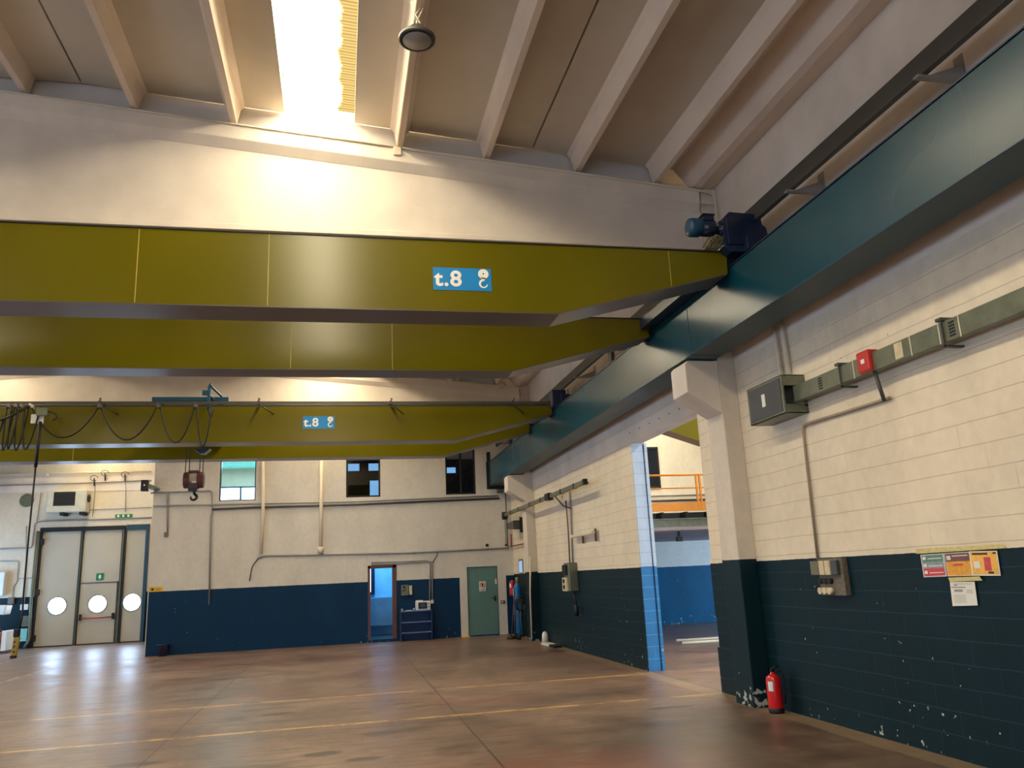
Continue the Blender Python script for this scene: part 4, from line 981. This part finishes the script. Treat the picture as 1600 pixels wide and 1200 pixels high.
s_ = MB().box(-8.03, -7.80, YG+.035, YG+.055, 2.06, 2.29).build('exit_sign', 'green', label='small square green sign with white arrow above the middle gate porthole', cat='sign')
b = MB(); b.prism([(-7.915, 2.09), (-7.87, 2.16), (-7.89, 2.24), (-7.94, 2.24), (-7.96, 2.16)], 'y', YG+.030, YG+.034); b.build('arrow', 'signwhite', s_)
s_ = MB().box(-7.55, -7.01, YG-.03, YG-.005, 4.12, 4.24).build('exit_sign', 'green', label='long green exit sign with three white symbols above the gate', cat='sign')
for x in (-7.45, -7.29, -7.13):
    b = MB(); b.box(x-.03, x+.03, YG-.034, YG-.03, 4.15, 4.22); b.build('symbol', 'signwhite', s_)
# fan heater
fh = empty('fan_heater', (-8.9, YG-.3, 4.3), 'cream wall mounted fan heater with black louvre grille above the gate', 'heater')
b = MB(); b.box(-9.58, -8.36, YG-.55, YG-.1, 4.32, 5.06); b.build('casing', paint('heater cream', srgb(205, 203, 184), .45), fh, bevel=.03)
b = MB(); b.box(-9.36, -8.70, YG-.56, YG-.545, 4.53, 4.99); gr = b.build('grille', 'black', fh)
b = MB()
for i in range(7): b.box(-9.36, -8.70, YG-.575, YG-.555, 4.56+.062*i, 4.575+.062*i)
b.build('louvre', 'dgrey', gr)
for x in (-9.1, -8.5):
    b = MB(); b.box(x-.06, x+.06, YG-.5, YG, 4.22, 4.32); b.build('bracket', 'dark', fh)
b = MB(); b.lathe((-8.36, YG-.33, 4.78), [(.13, 0), (.14, .02), (.12, .05)], 16, 0, 'x'); b.build('flue', 'dark', fh)
# camera like speaker on the block corner
lsp = empty('siren_speaker', (-5.15, YF-.05, 4.3), 'black speaker box on a bracket at the corner of the office block', 'speaker')
q = W(227, 759, Y=22.7)
b = MB(); b.box(q.x-.08, q.x+.08, 22.55, 22.75, q.z-.15, q.z+.14); b.build('speaker_box', 'black', lsp, bevel=.01)
b = MB(); b.cyl((q.x+.01, 22.54, q.z), (q.x+.01, 22.55, q.z), .02, 10); b.build('led', 'signwhite', lsp)
b = MB(); b.prism([(q.x+.08, q.z+.06), (q.x+.3, q.z-.04), (q.x+.3, q.z-.09), (q.x+.08, q.z-.08)], 'y', 22.62, 23.0); b.build('bracket', 'galv', lsp)
def gw(x, y, d=.03):
    p = W(x, y, Y=YG); return Vector((p.x, YG-d, p.z))
conduit([gw(0, 742, .08), gw(130, 739, .08), gw(237, 737, .08)], .03, 'upper thick pipe along the gate wall just below the crane', 'pipe_white')
conduit([gw(0, 759, .06), gw(130, 755, .06), gw(237, 751, .06)], .02, 'second pipe along the gate wall above the fan heater', 'grey')
conduit([gw(138, 797, .04), gw(237, 793, .04)], .014, 'thin conduit from the fan heater to the office corner', 'grey')
conduit([gw(0, 858), gw(50, 856), gw(55, 818), gw(62, 815), gw(237, 809)], .022, 'bent grey pipe framing the top left of the gate', 'grey')
conduit([gw(61, 830, .08), gw(50, 940, .08), gw(47, 1000, .08), gw(40, 1012, .12)], .05, 'thick grey guard pipe along the left edge of the gate', 'galv')
conduit([gw(145, 808), gw(149, 765), gw(149, 755)], .012, 'vertical conduit right of the fan heater', 'grey')
conduit([gw(196, 800), gw(197, 765), gw(195, 745)], .012, 'vertical conduit above the long green exit sign', 'grey')
conduit([gw(65, 770), gw(58, 815)], .016, 'short vertical pipe left of the fan heater', 'grey')
for i, (x, y) in enumerate(((149, 748), (166, 740), (197, 742))):
    q = gw(x, y, .15); b = MB(); b.tube([q+Vector((.12*math.cos(a), 0, .09*math.sin(a))) for a in [2*math.pi*k/14 for k in range(13)]], .012, 6); b.tube([q, q+Vector((0, .1, -.25))], .025, 6)
    b.build('cable_coil', 'dgrey', label=['left', 'middle', 'right'][i]+' of three small cable coils on the pipes above the gate', cat='cable')
q = gw(76, 741, .1)
b = MB(); b.lathe((q.x, q.y, q.z), [(.03, 0), (.06, -.06)], 10); b.build('detector', 'whitep', label='tiny white detector left of the cable coils above the gate', cat='detector')
q = gw(42, 782, .04); 
b = MB(); b.cyl((q.x, YG-.03, q.z), (q.x, YG, q.z), .22, 18); b.build('vent_cover', 'galv', label='round grey vent patch left of the fan heater', cat='vent')
# left-hand wall equipment beside the gate
conduit([gw(0, 877), gw(30, 877), gw(27, 910), gw(22, 915), gw(20, 935)], .014, 'thin conduit loop on the wall at the far left', 'grey')
conduit([gw(42, 822), gw(41, 905), gw(39, 945)], .014, 'vertical conduit down to the white socket beside the gate', 'grey')
conduit([gw(30, 904), gw(52, 903), gw(50, 955)], .012, 'conduit crossing to the gate post at the far left', 'grey')
q = gw(39, 948); b = MB(); b.box(q.x-.12, q.x+.12, YG-.08, YG, q.z-.1, q.z+.08); b.build('wall_socket', 'whitep', label='upper white socket box beside the gate', cat='socket', bevel=.01)
q = gw(42, 970); b = MB(); b.box(q.x-.15, q.x+.15, YG-.12, YG, q.z-.18, q.z+.16); b.build('switch_box', 'galv', label='lower grey switch box beside the gate', cat='switch box', bevel=.01)
q = gw(36, 992); b = MB(); b.box(q.x-.08, q.x+.12, YG-.02, YG+.0, q.z-.2, q.z+.2); b.build('notice', paint('pale cyan card', srgb(150, 225, 215), .5), label='pale cyan card low on the wall beside the gate', cat='notice')
q = gw(18, 938); b = MB(); b.box(q.x-.08, q.x+.1, YG-.1, YG, q.z-.12, q.z+.1); b.build('thermostat', 'grime_shade', label='small dark grey control box on the wall at the far left', cat='control box', bevel=.01)
# white cabinet, tray, crate and blue sheet on the bench
bench = empty('work_bench', (-10.4, 28.3, 0), 'blue draped work bench at the far left of the photo', 'bench')
b = MB(); b.box(-11.6, -10.3, 27.9, 28.8, .62, .70); b.build('bench_top', 'dark', bench); b = MB(); b.box(-11.5, -10.35, 27.95, 28.7, .70, 1.08); b.build('drape', 'cyl', bench, bevel=.05)
for x in (-11.5, -10.4):
    b = MB(); b.box(x-.03, x+.03, 27.95, 28.7, 0, .62); b.build('leg', 'dark', bench)
b = MB(); b.box(-11.3, -9.98, 27.82, 27.94, .10, .62); b.build('wooden_crate', 'wood', label='orange brown wooden board leaning on the bench front', cat='board', bevel=.01)
b = MB(); b.box(-9.96, -9.82, 27.85, 28.5, .08, .66); b.build('carton', 'whitep', label='white carton beside the orange board', cat='box', bevel=.01)
b = MB(); b.prism([(-11.2, 1.26), (-10.0, 1.12), (-9.95, 1.40), (-11.2, 1.46)], 'y', 28.0, 28.5); b.build('plastic_tub', 'whitep', label='white plastic tub on top of the blue draped bench', cat='tub', bevel=.03)
b = MB(); b.box(-11.6, -10.72, YG-.25, YG, 1.70, 2.45); b.build('wall_cabinet', 'whitep', label='white wall cabinet above the bench at the far left', cat='cabinet', bevel=.015)

# ------------------------------------------------------------------ ceiling lamp and conduit of the near roof beam
hl = empty('high_bay_lamp', (.668, 6.4, 6.4), 'round grey high bay lamp hanging on chains below the ceiling ribs', 'lamp')
b = MB(); b.lathe((.668, 6.4, 6.40), [(.135, -.004), (.15, -.012), (.165, -.008), (.168, .02), (.15, .04), (.09, .06), (.07, .12), (.05, .13)], 36); b.build('housing', 'dgrey', hl)
b = MB(); b.lathe((.668, 6.4, 6.385), [(.0, 0), (.13, .0), (.13, .004), (.0, .004)], 36); b.build('diffuser', paint('unlit lens', srgb(150, 145, 138), .35), hl)
b = MB(); b.tube([(.668, 6.4, 6.52), (.668, 6.4, 6.60)], .008, 6); b.tube([(.66, 6.4, 6.60), (.62, 6.4, 6.80)], .006, 6); b.tube([(.67, 6.4, 6.60), (.74, 6.4, 6.76)], .006, 6)
b.tube([(.69, 6.4, 6.53), (.70, 6.42, 6.6), (.66, 6.42, 6.68), (.71, 6.42, 6.76)], .006, 6); b.build('hanger', 'pipe_white', hl)
conduit([(.665, YB+.5, 6.742), (.665, 8.90, 6.742)], .013, 'pale conduit under the ceiling rib leading to the round lamp', 'pipe_white')
b = MB(); b.box(.61, .71, 8.86, 8.892, 6.62, 6.73); b.build('junction_box', 'pipe_white', label='pale junction box where the lamp conduit meets the roof beam', cat='electrical box', bevel=.01)
zz = lambda x: zl(x)-.045
conduit([(.71, 8.875, zz(.71)), (4.60, 8.875, zz(4.6)), (4.80, 8.90, zz(4.6)-.02), (4.80, 8.90, 5.5)], .016, 'pale conduit along the near roof beam bending down at the column', 'pipe_white')
conduit([(-4.0, 8.875, zz(-4.0)), (.61, 8.875, zz(.61))], .010, 'thin pale conduit along the near roof beam left of the junction box', 'pipe_white')
conduit([(1.3, 19.995, zz(1.3)), (4.55, 19.995, zz(4.55)), (4.78, 20.0, zz(4.6)-.02), (4.78, 20.0, 5.5)], .018, 'conduit along the second roof beam bending down at the column', 'pipe_white')
for i, x in enumerate((1.35, 2.75, 4.1)):
    b = MB(); b.box(x-.07, x+.07, 19.93, 20.0, zz(x)-.1, zz(x)+.06); b.build('junction_box', 'pipe_white', label=('left', 'middle', 'right')[i]+' small box on the conduit of the second roof beam', cat='electrical box', bevel=.01)

# ------------------------------------------------------------------ the next hall seen through the opening
X2 = 16.0
MB().box(XR+WT, X2, 22.8, 23.0, 0, 7.2).build('wall_next_hall', wall_mat('next hall wall', srgb(230, 226, 214), srgb(0, 88, 125), 'X', 1.63, brick=False), kind='structure')
MB().box(X2, X2+.2, YB, 23, 0, 7.2).build('wall_next_hall_side', 'wall_side', kind='structure')
b = MB(); b.box(XR+WT, X2, YB, 23, 6.9, 7.0); b.build('ceiling_next_hall', 'roof', kind='structure')
MB().box(8.0, 9.2, 4, 22, 6.86, 6.89).build('window_30', emit('next hall warm fill', (1, .86, .60), 16), kind='structure')  # unseen glowing strip added to light the next hall warmly from above
MB().box(X2-.05, X2-.02, 16.6, 22.4, .4, 2.15).build('window_31', emit('low side cool fill', (.45, .70, 1.0), 18), kind='structure')  # unseen glowing panel added to turn the wall under the deck blue
MB().box(6.2, 9.2, 3.5, 3.55, 0, 3.4).build('fill_next_hall_end', emit('end wall cool fill', (.42, .68, 1.0), 13), kind='structure')  # unseen cool emitter added to light the jamb face
MB().box(XR+WT, X2, 3.4, 3.48, 0, 6.9).build('wall_next_hall_end', 'wall_side', kind='structure')
window(32, 8.45, 9.45, 3.95, 5.20, 22.8-.12, pane='glassdark', fw=.06)
mz = empty('mezzanine', (9, 19.5, 2.36), 'mezzanine deck with orange guard rail in the next hall', 'mezzanine')
b = MB(); b.box(XR+WT+.3, X2-.1, 16.2, 22.8, 2.36, 2.44); b.build('deck_soffit', paint('deck soffit', srgb(150, 140, 150), .7), mz)
b = MB(); b.box(XR+WT+.3, X2-.1, 16.2, 16.3, 2.35, 2.37); b.box(XR+WT+.3, X2-.1, 16.22, 16.25, 2.37, 2.60); b.box(XR+WT+.3, X2-.1, 16.17, 16.3, 2.60, 2.62); b.build('edge_beam', 'galv', mz)
b = MB()
x = 5.6
while x < 15.5:
    b.box(x, x+.06, 16.25, 22.0, 2.62, 2.76); x += .55
b.build('joists', 'dark', mz)
b = MB(); b.box(XR+WT+.3, X2-.1, 16.5, 16.55, 2.44, 2.76); b.build('gap_shade', 'black', mz)  # black sheet for the shade in the gap between the joists
b = MB(); b.box(XR+WT+.3, X2-.1, 16.16, 16.2, 2.77, 2.95); gr_ = b.build('kick_plate', 'orange', mz)
b = MB(); b.tube([(XR+WT+.3, 16.18, 3.54), (X2-.1, 16.18, 3.54)], .022, 8); b.build('guard_rail', 'orange', mz)
b = MB(); b.tube([(XR+WT+.3, 16.18, 3.26), (X2-.1, 16.18, 3.26)], .014, 8); b.build('guard_rail', 'orange', mz)
for x in (5.65, 7.52, 9.4, 11.3):
    for dx in (0, .08):
        b = MB(); b.box(x+dx, x+dx+.035, 16.15, 16.2, 2.77, 3.56); b.build('guard_post', 'orange', mz)
b = MB(); b.box(7.06, 7.10, 16.28, 16.32, 2.18, 2.36); b.box(7.02, 7.14, 16.26, 16.34, 2.14, 2.24); b.build('pendant_hook', 'dark', mz)
conduit([(8.6, 22.78, 3.12+.6), (10.9, 22.78, 3.12+.6)], .02, 'grey conduit on the cream wall behind the orange guard rail')
conduit([(8.6, 22.77, 3.57), (10.9, 22.77, 3.57)], .03, 'thicker grey pipe on the cream wall behind the orange guard rail', 'dgrey')
g3 = empty('bridge_crane', (10, 14, 3.9), 'olive girder crane of the next hall seen at the top of the opening', 'crane')
b = MB(); zA = W(1045, 680, Y=14)
b.prism([(5.45, 4.32), (7.7, 3.58), (X2-.3, 3.58), (X2-.3, 4.5), (5.45, 4.5)], 'y', 14.0, 14.36); b.m = [1 if i in (2, 3) else 0 for i in range(len(b.m))]
b.build('girder', ['girder', 'girder_under'], g3)
pl = [((1057, 1001), (1150, 995.5), 'upper pale pole lying on the floor of the next hall'), ((1066, 1005), (1150, 1000), 'lower blue tinted pole lying on the floor of the next hall')]
for a, c, lb in pl:
    p, q = W(*a, Z=.03), W(*c, Z=.03)
    b = MB(); b.tube([p, q], .032, 8); b.build('steel_pole', 'signwhite', label=lb, cat='pole', group='poles on the floor of the next hall')
